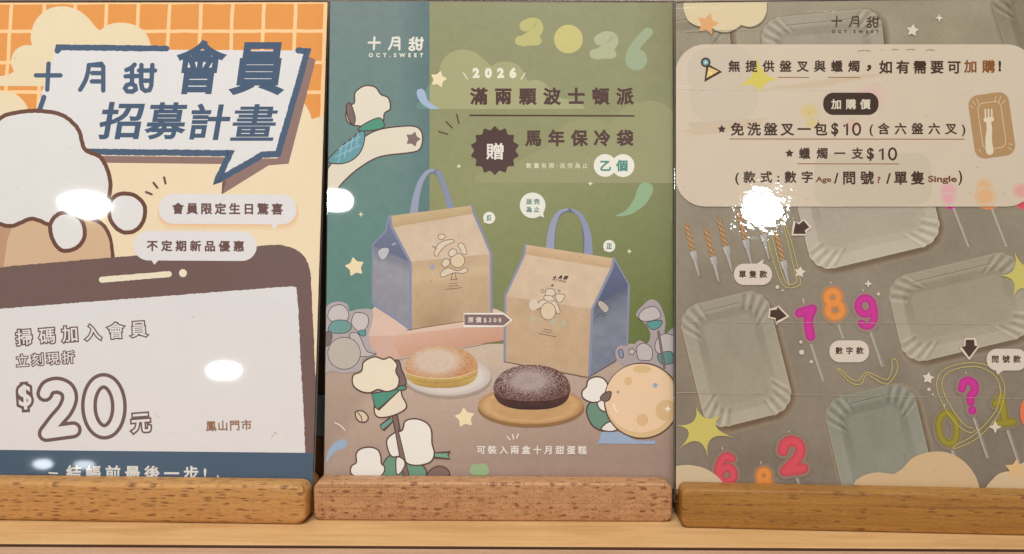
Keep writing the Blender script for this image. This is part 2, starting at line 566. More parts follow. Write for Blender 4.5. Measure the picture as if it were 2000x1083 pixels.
def glyphs(body, bold, sp):
    key = (body, round(bold, 4), round(sp, 4))
    if key in _G: return _G[key]
    c = bpy.data.curves.new('lettering_outline', 'FONT')
    c.body = body; c.size = 1.0; c.resolution_u = 4
    c.space_character = sp
    c.fill_mode = 'FRONT'
    c.bevel_depth = bold; c.bevel_resolution = 1
    o = bpy.data.objects.new('lettering_outline', c)
    COL.objects.link(o)
    dg = bpy.context.evaluated_depsgraph_get()
    ev = o.evaluated_get(dg)
    me = ev.to_mesh()
    me.calc_loop_triangles()
    V = np.empty(len(me.vertices) * 3); me.vertices.foreach_get('co', V); V = V.reshape(-1, 3)
    T = np.empty(len(me.loop_triangles) * 3, int); me.loop_triangles.foreach_get('vertices', T); T = T.reshape(-1, 3)
    ev.to_mesh_clear()
    bpy.data.objects.remove(o); bpy.data.curves.remove(c)
    # keep the upper side only, seen from +z
    a, b, d = V[T[:, 0]], V[T[:, 1]], V[T[:, 2]]
    nz = (b[:, 0] - a[:, 0]) * (d[:, 1] - a[:, 1]) - (b[:, 1] - a[:, 1]) * (d[:, 0] - a[:, 0])
    zc = (a[:, 2] + b[:, 2] + d[:, 2]) / 3
    up = (zc > -1e-6) if bold > 0 else np.ones(len(T), bool)
    T = T[up]; nz = nz[up]
    T[nz < 0] = T[nz < 0][:, ::-1]
    used = np.unique(T); remap = np.full(len(V), -1); remap[used] = np.arange(len(used))
    _G[key] = (V[used], remap[T])
    return _G[key]


def resample(p, step, closed=False):
    p = np.asarray(p, float)
    q = np.vstack([p, p[:1]]) if closed else p
    out = []
    for i in range(len(q) - 1):
        d = hypot(*(q[i + 1] - q[i])); n = max(1, int(d / step))
        for k in range(n): out.append(q[i] + (q[i + 1] - q[i]) * k / n)
    if not closed: out.append(q[-1])
    return np.array(out)


def rough(pts, amp, step=4.0):
    p = resample(pts, step, True)
    return p + rng.uniform(-amp, amp, p.shape)


def sm(pts, closed=True, n=7):
    """smooth (Catmull-Rom) curve through points"""
    p = np.asarray(pts, float); m = len(p); out = []
    rg = range(m) if closed else range(m - 1)
    for i in rg:
        if closed: a, b, c, d = p[(i - 1) % m], p[i], p[(i + 1) % m], p[(i + 2) % m]
        else: a, b, c, d = p[max(i - 1, 0)], p[i], p[i + 1], p[min(i + 2, m - 1)]
        for k in range(n):
            t = k / n
            out.append(0.5 * (2 * b + (c - a) * t + (2 * a - 5 * b + 4 * c - d) * t * t + (3 * b - a - 3 * c + d) * t ** 3))
    if not closed: out.append(p[-1])
    return np.array(out)


def V_(sx, sy, ox, oy):
    """crop coordinates -> photograph pixels"""
    def f(*pts):
        if len(pts) == 1 and not isinstance(pts[0][0], (int, float)): pts = pts[0]
        return [(ox + x * sx, oy + y * sy) for x, y in pts]
    f.k = sx
    f.box = lambda x0, y0, x1, y1: (ox + x0 * sx, oy + y0 * sy, ox + x1 * sx, oy + y1 * sy)
    return f


L1, L2, L3 = V_(.3693, .3693, 0, 0), V_(.33247, .33247, 0, 360), V_(.35359, .35359, 0, 700)
M1, M2, M3 = V_(.36939, .36939, 620, 0), V_(.36939, .36939, 620, 300), V_(.36939, .36939, 620, 560)
B1, B2 = V_(.2401, .2401, 620, 400), V_(.2401, .2401, 950, 400)
R1, R2, R3 = V_(.36939, .36939, 1300, 0), V_(.35088, .35088, 1300, 360), V_(.37214, .37214, 1300, 680)


def rrect(x0, y0, x1, y1, r, rot=0.0, n=8):
    cx, cy = (x0 + x1) / 2, (y0 + y1) / 2
    a, b = (x1 - x0) / 2, (y1 - y0) / 2
    out = []
    for sx, sy, a0 in ((1, 1, 0), (-1, 1, pi / 2), (-1, -1, pi), (1, -1, 3 * pi / 2)):
        for i in range(n + 1):
            t = a0 + i * pi / 2 / n
            out.append((sx * (a - r) + r * cos(t), sy * (b - r) + r * sin(t)))
    return [(cx + x * cos(rot) - y * sin(rot), cy + x * sin(rot) + y * cos(rot)) for x, y in out]


def ngon_star(cx, cy, R, r, n, rot=0.0, round_=True):
    p = []
    for i in range(2 * n):
        q = R if i % 2 == 0 else r
        a = rot - pi / 2 + i * pi / n
        p.append((cx + q * cos(a), cy + q * sin(a)))
    if not round_: return p
    out = []
    m = len(p)
    for i in range(m):
        a, b, c = np.array(p[i - 1]), np.array(p[i]), np.array(p[(i + 1) % m])
        s0, s1 = b + (a - b) * 0.28, b + (c - b) * 0.28
        for t in (0, .25, .5, .75, 1):
            out.append(tuple((1 - t) ** 2 * s0 + 2 * t * (1 - t) * b + t * t * s1))
    return out


def arc(cx, cy, rx, ry, a0, a1, n=20):
    return [(cx + rx * cos(a0 + (a1 - a0) * i / n), cy + ry * sin(a0 + (a1 - a0) * i / n)) for i in range(n + 1)]


def cloud_shape(x0, x1, y0, y1, bumps=6, seed=0, flat=0.0):
    """lumpy closed cloud outline in a box"""
    r = random.Random(seed)
    cx, cy, a, b = (x0 + x1) / 2, (y0 + y1) / 2, (x1 - x0) / 2, (y1 - y0) / 2
    ph = r.random() * 6
    pts = []
    for i in range(96):
        t = 2 * pi * i / 96
        k = abs(sin((t * bumps + ph) / 2)) ** 0.7
        q = 0.80 + 0.2 * k
        x, y = a * q * cos(t), b * q * sin(t)
        if flat and y > b * (1 - flat): y = b * (1 - flat) + (y - b * (1 - flat)) * 0.2
        pts.append((cx + x, cy + y))
    return pts


def logo(part, f, col, dx, dy, s, w, shear=0.0):
    """the shop's thin rounded three-character wordmark (drawn once in the big headline's coordinates)"""
    S = [[(190, 400), (320, 400)], [(257, 338), (250, 475)],
         [(470, 345), (466, 380), (455, 420), (440, 450), (424, 476)], [(482, 345), (540, 343), (546, 350), (546, 480)], [(488, 388), (546, 388)], [(486, 432), (546, 432)],
         [(668, 372), (695, 360), (712, 343)], [(664, 405), (732, 403)], [(698, 360), (698, 440)],
         [(698 - 10, 446), (670, 452), (661, 468), (672, 484), (700, 486), (718, 474), (714, 454), (698, 446)],
         [(748, 345), (746, 440), (752, 470), (768, 482), (790, 478), (800, 455), (806, 345)], [(735, 374), (820, 374)], [(750, 428), (802, 428)]]
    for q in S:
        p = [(dx + (x - 190) * s - shear * (y - 410) * s, dy + (y - 335) * s) for x, y in q]
        part.stroke(f(p), w * f.k, col)


def digit_paths(ch, bx, w, rot=0.0):
    """rounded numerals as centre lines filling a box for strokes of width w"""
    D = {'2': [('o', [(.04, .30), (.16, .08), (.48, -.02), (.84, .10), (.92, .34), (.74, .58), (.42, .80), (.06, 1.0)]), ('l', [(.06, 1.0), (.98, .96)])],
         '0': [('c', (.5, .5, .5, .5))],
         '6': [('o', [(.88, .08), (.58, -.01), (.26, .14), (.05, .46), (.06, .76), (.28, .98), (.64, 1.0), (.93, .82), (.90, .56), (.62, .42), (.28, .50), (.08, .68)])],
         '7': [('l', [(.0, .16), (.92, .02)]), ('o', [(.92, .02), (.66, .34), (.66, .66), (.80, 1.0)])],
         '8': [('c', (.46, .24, .40, .24)), ('c', (.52, .74, .48, .27))],
         '9': [('c', (.46, .28, .46, .29)), ('o', [(.91, .22), (.99, .48), (.92, .78), (.68, .98), (.36, 1.0), (.12, .90)])],
         '1': [('l', [(.12, .24), (.50, .02)]), ('l', [(.50, .02), (.50, 1.0)]), ('l', [(.08, 1.0), (.95, 1.0)])],
         '?': [('o', [(.04, .22), (.22, .02), (.58, -.02), (.92, .12), (.90, .36), (.60, .50), (.54, .70)]), ('l', [(.58, .98), (.59, 1.0)])]}[ch]
    x0, y0, x1, y1 = bx
    cx, cy = (x0 + x1) / 2, (y0 + y1) / 2
    iw, ih = (x1 - x0) - w, (y1 - y0) - w
    out = []
    for kind, q in D:
        if kind == 'c': p = arc(q[0], q[1], q[2], q[3], 0, 2 * pi, 36)[:-1]
        elif kind == 'o': p = sm(q, False, 8)
        else: p = resample(np.array(q, float) * 100, 8) / 100 if len(q) > 1 else q
        p = np.asarray(p, float)
        X, Y = (p[:, 0] - .5) * iw, (p[:, 1] - .5) * ih
        out.append((np.stack([cx + X * cos(rot) - Y * sin(rot), cy + X * sin(rot) + Y * cos(rot)], -1), kind == 'c'))
    return out


def ink_mix(a, b, t):
    return tuple(np.array(a) * (1 - t) + np.array(b) * t)


def vnoise(x, y, s, seed=0):
    """value noise for printed photographs (numpy)"""
    r = np.random.default_rng(seed).random((64, 64))
    X, Y = x / s, y / s
    xi, yi = np.floor(X).astype(int), np.floor(Y).astype(int)
    fx, fy = X - xi, Y - yi
    fx, fy = fx * fx * (3 - 2 * fx), fy * fy * (3 - 2 * fy)
    g = lambda i, j: r[i % 64, j % 64]
    return (g(xi, yi) * (1 - fx) + g(xi + 1, yi) * fx) * (1 - fy) + (g(xi, yi + 1) * (1 - fx) + g(xi + 1, yi + 1) * fx) * fy


def colmix(a, b, t):
    t = np.clip(np.asarray(t, float), 0, 1)[..., None]
    return np.asarray(a, float) * (1 - t) + np.asarray(b, float) * t


def sheet_start(k, label, xl=-PW, xr=PW, drop=.0008):
    M, R, O = sign_frame(SIGNS[k])
    root = empty('poster', M, label, 'poster', 'posters on the acrylic stands')
    sh = Sheet(k, root, xl, xr, SIGNS[k]['top'] - drop)
    return sh


def paper_base(sh, col, name='paper'):
    p = Part(name, sh)
    me = box_mesh('paper_body', (sh.xl, .0150, 0.00012), (sh.xr, sh.top, 0.00036))
    n = len(me.vertices)
    V = np.empty(n * 3); me.vertices.foreach_get('co', V)
    p.raw(V.reshape(-1, 3), [tuple(q.vertices) for q in me.polygons], col)
    bpy.data.meshes.remove(me)
    return p


# ------------------------------------------------------------------ the shelf, ledge and wall behind
me = box_mesh('shelf', (-1.1, 0.3772, -0.018), (1.1, 0.4712, 0.0), 0.0005, 2)
shelf = link('shelf', me, M_SHELF)
tag(shelf, 'pale wooden shelf board that the three poster stands rest on', 'shelf')
me = box_mesh('ledge', (-1.1, 0.20, -0.0215), (1.1, 0.3752, -0.0009), 0.0004, 2)
ledge = link('counter_ledge', me, M_LEDGE)
tag(ledge, 'pinkish wooden ledge along the front of the shelf, below a dark gap', 'ledge')
M_GAP_SHADE = plain('painted_gap_shade', (70, 36, 8), 0.9)  # dark strip put in the gap to stand for its shade
me = box_mesh('gap_shade', (-1.1, 0.3753, -0.0210), (1.1, 0.3771, -0.0004))
gap_shade = link('gap_shade_strip', me, M_GAP_SHADE, shelf)
# wall close behind the shelf, the stands lean towards it
wall = empty('wall', Matrix.Translation((0, 0.472, 0)), 'brown wooden wall behind the poster stands with a grey band low down', 'wall')
link('lower_board', box_mesh('lower_board', (-1.1, 0.0, -0.02), (1.1, 0.02, 0.0322), 0.0006), plain('brown_board', (150, 98, 48), 0.5, 0.2, 15), wall)
link('grey_band', box_mesh('grey_band', (-1.1, -0.001, 0.0326), (1.1, 0.02, 0.0600), 0.0006), plain('grey_laminate', (150, 160, 162), 0.4), wall)
link('wood_panel', box_mesh('wood_panel', (-1.1, 0.0, 0.0604), (1.1, 0.02, 0.316), 0.001), plain('brown_panel', (96, 66, 42), 0.5, 0.25, 12), wall)
link('upper_panel', box_mesh('upper_panel', (-1.1, 0.0, 0.3164), (1.1, 0.02, 0.75), 0.001), plain('pale_panel', (176, 152, 136), 0.6, 0.25, 9), wall)

# ------------------------------------------------------------------ the three stands
ST_LABEL = ['acrylic stand on golden wooden block with short dark flecks, behind the orange poster',
            'acrylic stand on a pinkish wooden block with brown blotches, behind the teal and green poster',
            'acrylic stand on darker golden wooden block with long grain, behind the grey poster']
BW = [(-.1185, .1065), (-.1080, .1017), (-.1062, .1185)]
for k, s in enumerate(SIGNS):
    Mb = Matrix.Translation((s['x'], s['D'], 0)) @ Matrix.Rotation(s['yaw'], 4, 'Z')
    root = empty('sign_stand', Mb, ST_LABEL[k], 'sign stand', 'acrylic sign stands with wooden blocks')
    b0, b1 = BW[k]
    hw = (b1 - b0) / 2
    rc_, be_ = (.0062, .0048, .0044)[k], (.0024, .0016, .0018)[k]
    slot = HB * math.tan(s['lean'])
    bmb = bmesh.new()
    for ya, yb in ((-DF, slot - .0016), (slot + .0030, DB)):      # cheeks before and behind the slot the sheet stands in
        m2 = block_mesh('cheek', hw, ya, yb, HB, rc_, min(be_, (yb - ya) * .3))
        bmb.from_mesh(m2); bpy.data.meshes.remove(m2)
    m2 = block_mesh('core', hw - .0003, slot - .0020, slot + .0034, .0110, .003, .0002)
    bmb.from_mesh(m2); bpy.data.meshes.remove(m2)
    me = bpy.data.meshes.new('wooden_block'); bmb.to_mesh(me); bmb.free()
    smooth_by_angle(me, .7)
    for v in me.vertices: v.co.x += (b0 + b1) / 2
    link('wooden_block', me, M_BASE[k], root)
    M, R, O = sign_frame(s)
    al, ar = ((-.1062, .1063), (-.1061, .1064), (-.1079, .1062))[k]
    me = box_mesh('acrylic_plate', (al, .010, -.0022), (ar, s['top'] + .0007, 0.0), 0.0002, 2)
    me.materials.append(M_ACRYL); me.materials.append(M_EDGE)
    for f in me.polygons:
        if abs(f.normal.z) < .5: f.material_index = 1
    rel = Mb.inverted() @ M
    me.transform(rel)
    link('acrylic_plate', me, None, root)

SHEETS = []
# =================================================================== LEFT POSTER: membership
sh = sheet_start(0, 'orange and cream membership poster with a blue headline and a big brown phone drawing', -PW, .1057)
SHEETS.append(sh)
BR = (110, 72, 58); PHN = (117, 92, 87); WHT = (228, 224, 222); BLUE = (74, 94, 119); CRM = (238, 219, 186)
pb = paper_base(sh, (240, 220, 186))

# orange tiles
og = Part('orange_grid', sh)
og.poly([(-100, -10), (650, -10), (650, 262), (-100, 262)], (232, 152, 74))
LINE = (255, 207, 150)
xs = [-100 + 0, -38, 21, 85.5, 146, 207, 269, 330, 391.5, 453.5, 514.5, 576.5]
xloc = [sh.loc([(x, 37)])[0, 0] for x in xs]
yloc = [sh.loc([(x, y)])[0, 1] for x, y in ((300, 3.0), (300, 61.5), (300, 122.5), (300, 180), (300, 237))]


def loc_strip(part, a, b, w, col, n=40):
    """a hand drawn line given on the sheet itself (metres)"""
    a, b = np.array(a), np.array(b)
    d = (b - a) / np.linalg.norm(b - a); nn = np.array([-d[1], d[0]])
    t = np.linspace(0, 1, n)[:, None]
    p = a + (b - a) * t
    wob = np.interp(np.arange(n), np.arange(0, n, 3), rng.uniform(-1, 1, len(np.arange(0, n, 3))))[:, None] * .00022
    l = p + nn * (w / 2 + rng.uniform(0, .00012, (n, 1))) + nn * wob; r = p - nn * (w / 2 + rng.uniform(0, .00012, (n, 1))) + nn * wob
    V = np.vstack([l, r]); V = np.hstack([V, np.full((2 * n, 1), sh.z)])
    V[:, 0] = np.clip(V[:, 0], sh.xl, sh.xr); V[:, 1] = np.clip(V[:, 1], 0.015, sh.top)
    part.raw(V, [(i, n + i, n + i + 1, i + 1) for i in range(n - 1)], col); sh.up()


for x in xloc: loc_strip(og, (x, .22), (x, sh.top), .0021, LINE)
for y in yloc: loc_strip(og, (sh.xl, y), (sh.xr, y), .0021, LINE, 90)
loc_strip(og, (sh.xr - .0011, .22), (sh.xr - .0011, sh.top), .0024, LINE)

# cream ground with a cloudy upper edge, clouds on the tiles
cg = Part('cream_ground', sh)
top_edge = [(-100, 190)] + list(sm(L1((-40, 470), (20, 488), (70, 492), (120, 530), (158, 588), (200, 640)), False)) + \
    list(sm(L1((1500, 590), (1560, 545), (1600, 540), (1635, 590), (1648, 632)), False)) + list(sm(L1((1648, 632), (1690, 620), (1740, 625), (1800, 640)), False))
cg.poly(top_edge + [(700, 950), (-100, 950)], lambda x, y: ink_mix((238, 218, 182), (244, 222, 188), min(1, max(0, (y - 200) / 400))))
cl = Part('cloud', sh)
c1 = L1((-270, 455), (-270, 405)) + list(sm(L1((0, 405), (45, 395), (75, 378)), False)) + \
    list(sm(L1((72, 375), (58, 330), (75, 275), (120, 243), (170, 240)), False)) + \
    list(sm(L1((168, 236), (163, 190), (185, 115), (245, 55), (325, 34), (405, 52), (465, 95), (503, 140), (527, 163)), False)) + \
    list(sm(L1((530, 161), (580, 130), (650, 121), (720, 138), (772, 178), (800, 245)), False)) + L1((810, 462))
cl.poly([(x, y) for x, y in c1], (236, 217, 180))

# headline speech panel
hp = Part('speech_panel', sh)
sp_path = L1((1578, 268), (1626, 274), (1470, 815), (1388, 820), (1148, 958), (1216, 812), (380, 803))
hp.stroke([(x + 9.5, y + 14.5) for x, y in sp_path], 13.5, (146, 116, 109))
hp.poly([(x + 9.5, y + 14.5) for x, y in L1((1470, 800), (1388, 820), (1160, 950), (1216, 800))], (146, 116, 109))
hp.poly(L1((298, 262), (1612, 268), (1468, 812), (1386, 812), (1170, 930), (1222, 812), (380, 800), (185, 600)), WHT)
hp.stroke(sp_path, 12.2, BLUE, jit=.7)
hp.stroke(L1((304, 270), (312, 252), (880, 258)), 11.5, BLUE, jit=.7)
hp.stroke(L1((232, 515), (204, 600)), 10, BLUE, jit=.5)
ht = Part('lettering', sh, hp)
logo(ht, L1, BLUE, 190, 335, 1.0, 24)
HB_ = (70, 90, 116)
ht.text('會', L1.box(925, 212, 1192, 500), HB_, .016, shear=.14)
ht.text('員', L1.box(1222, 224, 1520, 505), HB_, .020, shear=.14)
for ch, b in zip('招募計畫', ((528, 540, 752, 738), (770, 542, 990, 740), (1005, 548, 1215, 742), (1232, 552, 1460, 746))):
    ht.text(ch, L1.box(*b), HB_, .0085 if ch == '畫' else .015, shear=.17)

# plain white cloud over a tan mound (generic shapes in the place of the drawn figure)
wc = Part('white_cloud', sh)
tan = [(-100, 530), (-100, 438)] + list(sm([(-60, 432), (40, 425), (130, 422), (190, 432), (214, 462), (221, 530)], False))
wc.poly(tan, (214, 180, 146))
wc.poly([(-100, 530), (-100, 440), (-20, 432), (30, 428), (14, 470), (6, 530)], (192, 150, 122))
wc.stroke([(-100, 438)] + list(sm([(-60, 432), (40, 425), (130, 422), (190, 432), (214, 462), (221, 510)], False)), 7, BR, jit=.5)
cloud = sm([(-95, 300), (-60, 255), (-20, 248), (10, 226), (62, 217), (118, 224), (152, 252), (166, 292), (196, 308), (214, 345), (212, 385), (188, 415), (140, 424), (104, 440), (62, 428), (20, 442), (-30, 430), (-80, 440), (-98, 400)], True, 9)
wc.poly(cloud, (228, 224, 221))
wc.stroke(rough(cloud, .5), 8, BR, closed=True)
for c in ([(104, 470), (98, 440), (112, 420), (136, 416), (160, 432), (165, 462), (150, 484), (122, 490)], [(216, 430), (214, 398), (232, 380), (262, 382), (282, 402), (280, 432), (262, 452), (236, 452)]):
    q = sm(c, True, 8)
    wc.poly(q, (229, 226, 223)); wc.stroke(rough(q, .4), 8, BR, closed=True)
tk = Part('tick_marks', sh)
for a in (((772, 1017), (802, 1029)), ((812, 968), (832, 994)), ((868, 940), (875, 971))):
    tk.stroke(L1(*a), 4.6, (112, 82, 74))

# phone
ph = Part('phone_drawing', sh)
pts = [(-100, 890), (-100, 532), (0, 524), (22, 520)] + list(sm([(22, 520), (220, 503), (400, 489), (500, 481.5), (546, 479), (580, 489), (600, 511), (606.5, 535)], False)) + [(612, 640), (617, 760), (620, 890)]
ph.poly(rough(pts, .7), PHN)
sc = Part('screen', sh, ph)
pts = [(-100, 895), (-100, 609), (0, 603.5), (568, 559.7)] + list(sm([(568, 559.7), (576, 561), (579.5, 567), (583, 612)], False)) + [(587, 700), (593, 800), (596.5, 895)]
sc.poly(rough(pts, .7), (226, 222, 221))
sl = Part('speaker_slot', sh, ph)
sl.stroke(L2((598, 562), (992, 529)), 11.5, (238, 227, 199), jit=.5)
sl.disc(*L2((1075, 523))[0], 7.6, 7.8, (238, 227, 199))
tx = Part('lettering', sh, ph)
OUT = (112, 88, 84)
R_ = -.073
tx.text('掃碼加入會員', (28, 632, 292, 671), WHT, .013, rot=R_, ol=OUT, olw=.08)
tx.text('立刻現折', (30, 687, 148, 717), WHT, .010, rot=R_, ol=OUT, olw=.085)
tx.text('$', (31, 746, 66, 806), WHT, .02, rot=R_, ol=OUT, olw=.10)
two = [(list(sm(L3((248, 195), (268, 162), (318, 150), (368, 172), (384, 222), (360, 285), (310, 345), (256, 416)), False)), False), (L3((256, 416), (330, 406), (404, 396)), False)]
zero = [(np.array([(L3((574, 266))[0][0] + 29.2 * cos(t) + .0 * sin(t), L3((574, 266))[0][1] + 49.6 * sin(t) + 1.2 * cos(t)) for t in np.linspace(0, 2 * pi, 64, endpoint=False)]), True)]
for gl in (two, zero):
    for w_, c_ in ((34 if gl is two else 31, OUT), (20 if gl is two else 17, WHT)):
        for p_, cl_ in gl: tx.stroke(p_, w_, c_, closed=cl_)
tx.text('元', (251, 805, 297, 850), WHT, .02, rot=R_, ol=OUT, olw=.085)
tx.text('鳳山門市', L3.box(1136, 342, 1390, 402), (150, 108, 82), .016, rot=-.03)
# small smudge on the screen
tx.stroke(L3((1500, 436), (1512, 425), (1518, 408), (1528, 415), (1534, 422)), .8, (150, 140, 110))

# bubbles
for nm, bx, tail, t, tb, shd in (('a', (932, 60, 1742, 235), ((1588, 231), (1611, 263), (1637, 231)), '會員限定生日驚喜', (1010, 110, 1667, 180), True),
                                 ('b', (785, 277, 1508, 450), ((888, 446), (907, 474), (932, 446)), '不定期新品優惠', (861, 330, 1435, 398), False)):
    bb = Part('speech_bubble', sh)
    x0, y0, x1, y1 = L2.box(*bx)
    if shd:
        for i in range(4):
            bb.poly(rrect(x0 - 3 + i, y0 + 6 - i, x1 + 5 - i, y1 + 9 - i * 2, 28, .006), ink_mix((243, 221, 186), (236, 196, 152), (i + 1) / 4))
    bb.poly(rrect(x0, y0, x1, y1, 28.6, .006), (229, 224, 223))
    bb.poly(L2(*tail), (229, 224, 223))
    bt = Part('lettering', sh, bb)
    bt.text(t, L2.box(*tb), (110, 80, 74), .026, rot=.006)

# footer
ft = Part('footer_band', sh)
ft.poly([(-100, 878), (640, 885.3), (640, 960), (-100, 953)], (74, 94, 114))
fl = Part('lettering', sh, ft)
fl.text('結帳前最後一步!', (129, 909.5, 403, 940), (226, 222, 216), .016, rot=.006)
fl.stroke([(96, 924), (112, 925)], 3, (226, 222, 216)); fl.stroke([(425, 930), (428, 938)], 3, (226, 222, 216))
# dust and specks under the plate
dk = Part('dust_and_marks', sh); dk.o['kind'] = 'stuff'
for i in range(26):
    x, y = rng.uniform(5, 600), rng.uniform(20, 870)
    dk.disc(x, y, rng.uniform(.5, 1.1), rng.uniform(.4, .8), (96, 84, 72), rng.uniform(0, 3), 8)
# =================================================================== MIDDLE POSTER: cooler bags
sh = sheet_start(1, 'teal and green poster picturing two cream cooler bags and two round cakes', -.1054, .1053)
SHEETS.append(sh)
BRN = (88, 61, 56); INK = (92, 66, 62); CRE = (240, 228, 202)
pb = paper_base(sh, (176, 160, 148))
bgd = Part('photo_backdrop', sh)


def green(u, v, x, y):
    c = colmix((152, 151, 115), (149, 150, 104), v * 1.6)
    c = colmix(c, (106, 118, 64), (v - .45) * 1.5 + (u - .5) * .5)
    c = colmix(c, (132, 127, 94), np.clip((u - .8) * 4, 0, .7) * (1 - v))
    return c + (vnoise(x, y, 9, 1)[..., None] - .5) * 5


def teal(u, v, x, y):
    c = colmix((122, 138, 136), (102, 140, 132), v * 1.35)
    c = colmix(c, (90, 116, 118), np.clip((u - .72) * 2.6, 0, .6) * (1 - .6 * v))
    return c + (vnoise(x, y, 9, 2)[..., None] - .5) * 5


bgd.quad((620, -10), (839, -10), (839, 690), (615, 690), 60, 140, teal)
bgd.quad((839, -10), (1335, -10), (1335, 690), (839, 690), 100, 140, green)
fz = sh.z
bgd.quad((610, 672), (1335, 672), (1335, 960), (606, 960), 140, 70,
         lambda u, v, x, y: colmix(colmix((198, 176, 160), (208, 188, 168), np.exp(-((u - .45) / .25) ** 2) * (1 - v)), (166, 142, 128), np.clip(v * 1.1 + (u - .6) * .5, 0, 1)) - 14 * np.clip((y - 930 + (x - 632) * 1.55) * -0.02, 0, 1)[..., None] * (u < .4)[..., None] + (vnoise(x, y, 7, 3)[..., None] - .5) * 5)

# clouds printed on the green
cd = Part('cloud', sh)
lo = (173, 171, 128)
q = M1((593, 578)) + list(sm(M1((593, 452), (612, 432), (646, 412)), False)) + list(sm(M1((646, 410), (650, 345), (690, 290), (758, 263), (832, 277), (888, 322), (918, 352)), False)) + \
    list(sm(M1((920, 350), (968, 329), (1030, 332), (1080, 366), (1112, 432)), False)) + list(sm(M1((1114, 430), (1162, 424), (1212, 450), (1240, 506)), False)) + list(sm(M1((1240, 506), (1300, 522), (1385, 543), (1416, 577)), False))
cd.poly(q, lo)
cd.poly(M1((593, 578), (525, 577)) + list(sm(M1((523, 565), (535, 543), (570, 536)), False)) + list(sm(M1((570, 534), (568, 500), (580, 462), (593, 450)), False)), (112, 146, 136))
cd = Part('cloud', sh)
q = M1((1886, 969), (836, 967)) + list(sm(M1((832, 950), (845, 924), (900, 915), (960, 905)), False)) + list(sm(M1((1240, 760), (1275, 690), (1350, 640), (1440, 625), (1505, 640), (1548, 668)), False)) + \
    list(sm(M1((1550, 664), (1600, 590), (1680, 548), (1760, 534), (1830, 552), (1890, 600)), False))
cd.poly(q, (158, 156, 114))

# the big bubbly year
yr = Part('year_numerals', sh)
yr.stroke(sm(M1((1098, 138), (1130, 125), (1158, 130), (1162, 160), (1130, 192), (1090, 218)), False), 22, (196, 190, 124))
yr.stroke(M1((1070, 216), (1160, 216)), 19, (196, 190, 124))
yr.disc(*M1((1327, 208))[0], 28, 28, (206, 196, 126))
yr.stroke(sm(M1((1492, 212), (1525, 196), (1556, 202), (1558, 230), (1525, 262), (1485, 288)), False), 22, (182, 186, 148))
yr.stroke(M1((1464, 286), (1555, 286)), 19, (182, 186, 148))
yr.stroke(sm(M1((1748, 172), (1700, 222), (1662, 280), (1655, 320)), False), 19, (164, 176, 142))
yr.disc(*M1((1686, 316))[0], 21.5, 21, (164, 176, 142))

br = Part('brand_lettering', sh)
WH2 = (236, 230, 216)
logo(br, M1, WH2, 271, 197, .456, 11)
br.text('OCT.SWEET', M1.box(271, 282, 559, 304), WH2, .035)

sub = Part('year_lettering', sh)
sub.text('2026', M1.box(820, 358, 1052, 415), (240, 235, 212), .05)
sub.stroke(M1((771, 386), (794, 419)), 2, WH2); sub.stroke(M1((1098, 388), (1077, 420)), 2, WH2)

hl = Part('headline_lettering', sh)
hl.text('滿兩顆波士頓派', M1.box(806, 464, 1674, 558), BRN, .027)
hl.text('馬年保冷袋', M1.box(1096, 686, 1674, 776), BRN, .027)
hl.stroke(M1((806, 611), (1673, 614)), 3.2, BRN)
for a in (((640, 697), (689, 711)), ((680, 645), (712, 677)), ((736, 607), (748, 654))): hl.stroke(M1(*a), 2.6, BRN)

bd = Part('gift_badge', sh)
bd.poly(ngon_star(*M1((938, 797))[0], 49, 39.5, 14), (84, 60, 57))
bt = Part('lettering', sh, bd); bt.text('贈', M1.box(892, 757, 984, 845), (236, 230, 220), .012)
nt = Part('small_lettering', sh)
nt.text('數量有限·送完為止', M1.box(1103, 862, 1430, 892), (222, 216, 184), .014)
pc = Part('count_badge', sh)
pc.disc(*M1((1521, 876))[0], 22.2, 22.2, (240, 236, 222)); pc.disc(*M1((1616, 877))[0], 22.2, 22.4, (240, 236, 222))
pt = Part('lettering', sh, pc); pt.text('乙個', M1.box(1495, 846, 1640, 908), (86, 146, 132), .03)


def diamond(p, x, y, r, col):
    t = []
    for i in range(4):
        a = i * pi / 2
        t += [(x + r * cos(a), y + r * sin(a)), (x + r * .42 * cos(a + pi / 4), y + r * .42 * sin(a + pi / 4))]
    p.poly(t, col)


for x, y in M1((748, 880), (1443, 972)) + M2((230, 322), (1649, 518)): diamond(Part('sparkle', sh), x, y, 5.2, (226, 226, 196))
for f, x, y, R, ro in ((M1, 640, 420, 17.5, .25), (M2, 198, 600, 20.5, -.2), (M3, 779, 694, 21, -.12)):
    st = Part('star', sh)
    X, Y = f((x, y))[0]
    st.poly(ngon_star(X, Y, R, R * .55, 5, ro), (244, 226, 184))
dr = Part('drop', sh); dr.poly(sm(M1((526, 482), (548, 470), (568, 486), (582, 528), (612, 556), (642, 576), (596, 576), (555, 552), (530, 515))), (170, 190, 214))
dr = Part('drop', sh); dr.poly(sm(M2((1706, 165), (1735, 153), (1770, 170), (1773, 200), (1745, 255), (1695, 302), (1640, 328), (1578, 330), (1632, 300), (1672, 245), (1688, 200))), (150, 180, 140))
dr = Part('drop', sh); dr.poly(sm(M3((157, 822), (148, 850), (105, 868), (72, 895), (52, 926), (47, 908), (62, 862), (95, 822), (135, 807))), (160, 180, 204))
dr.stroke(sm(M3((92, 720), (122, 735), (145, 760)), False), 2.2, (232, 226, 216))

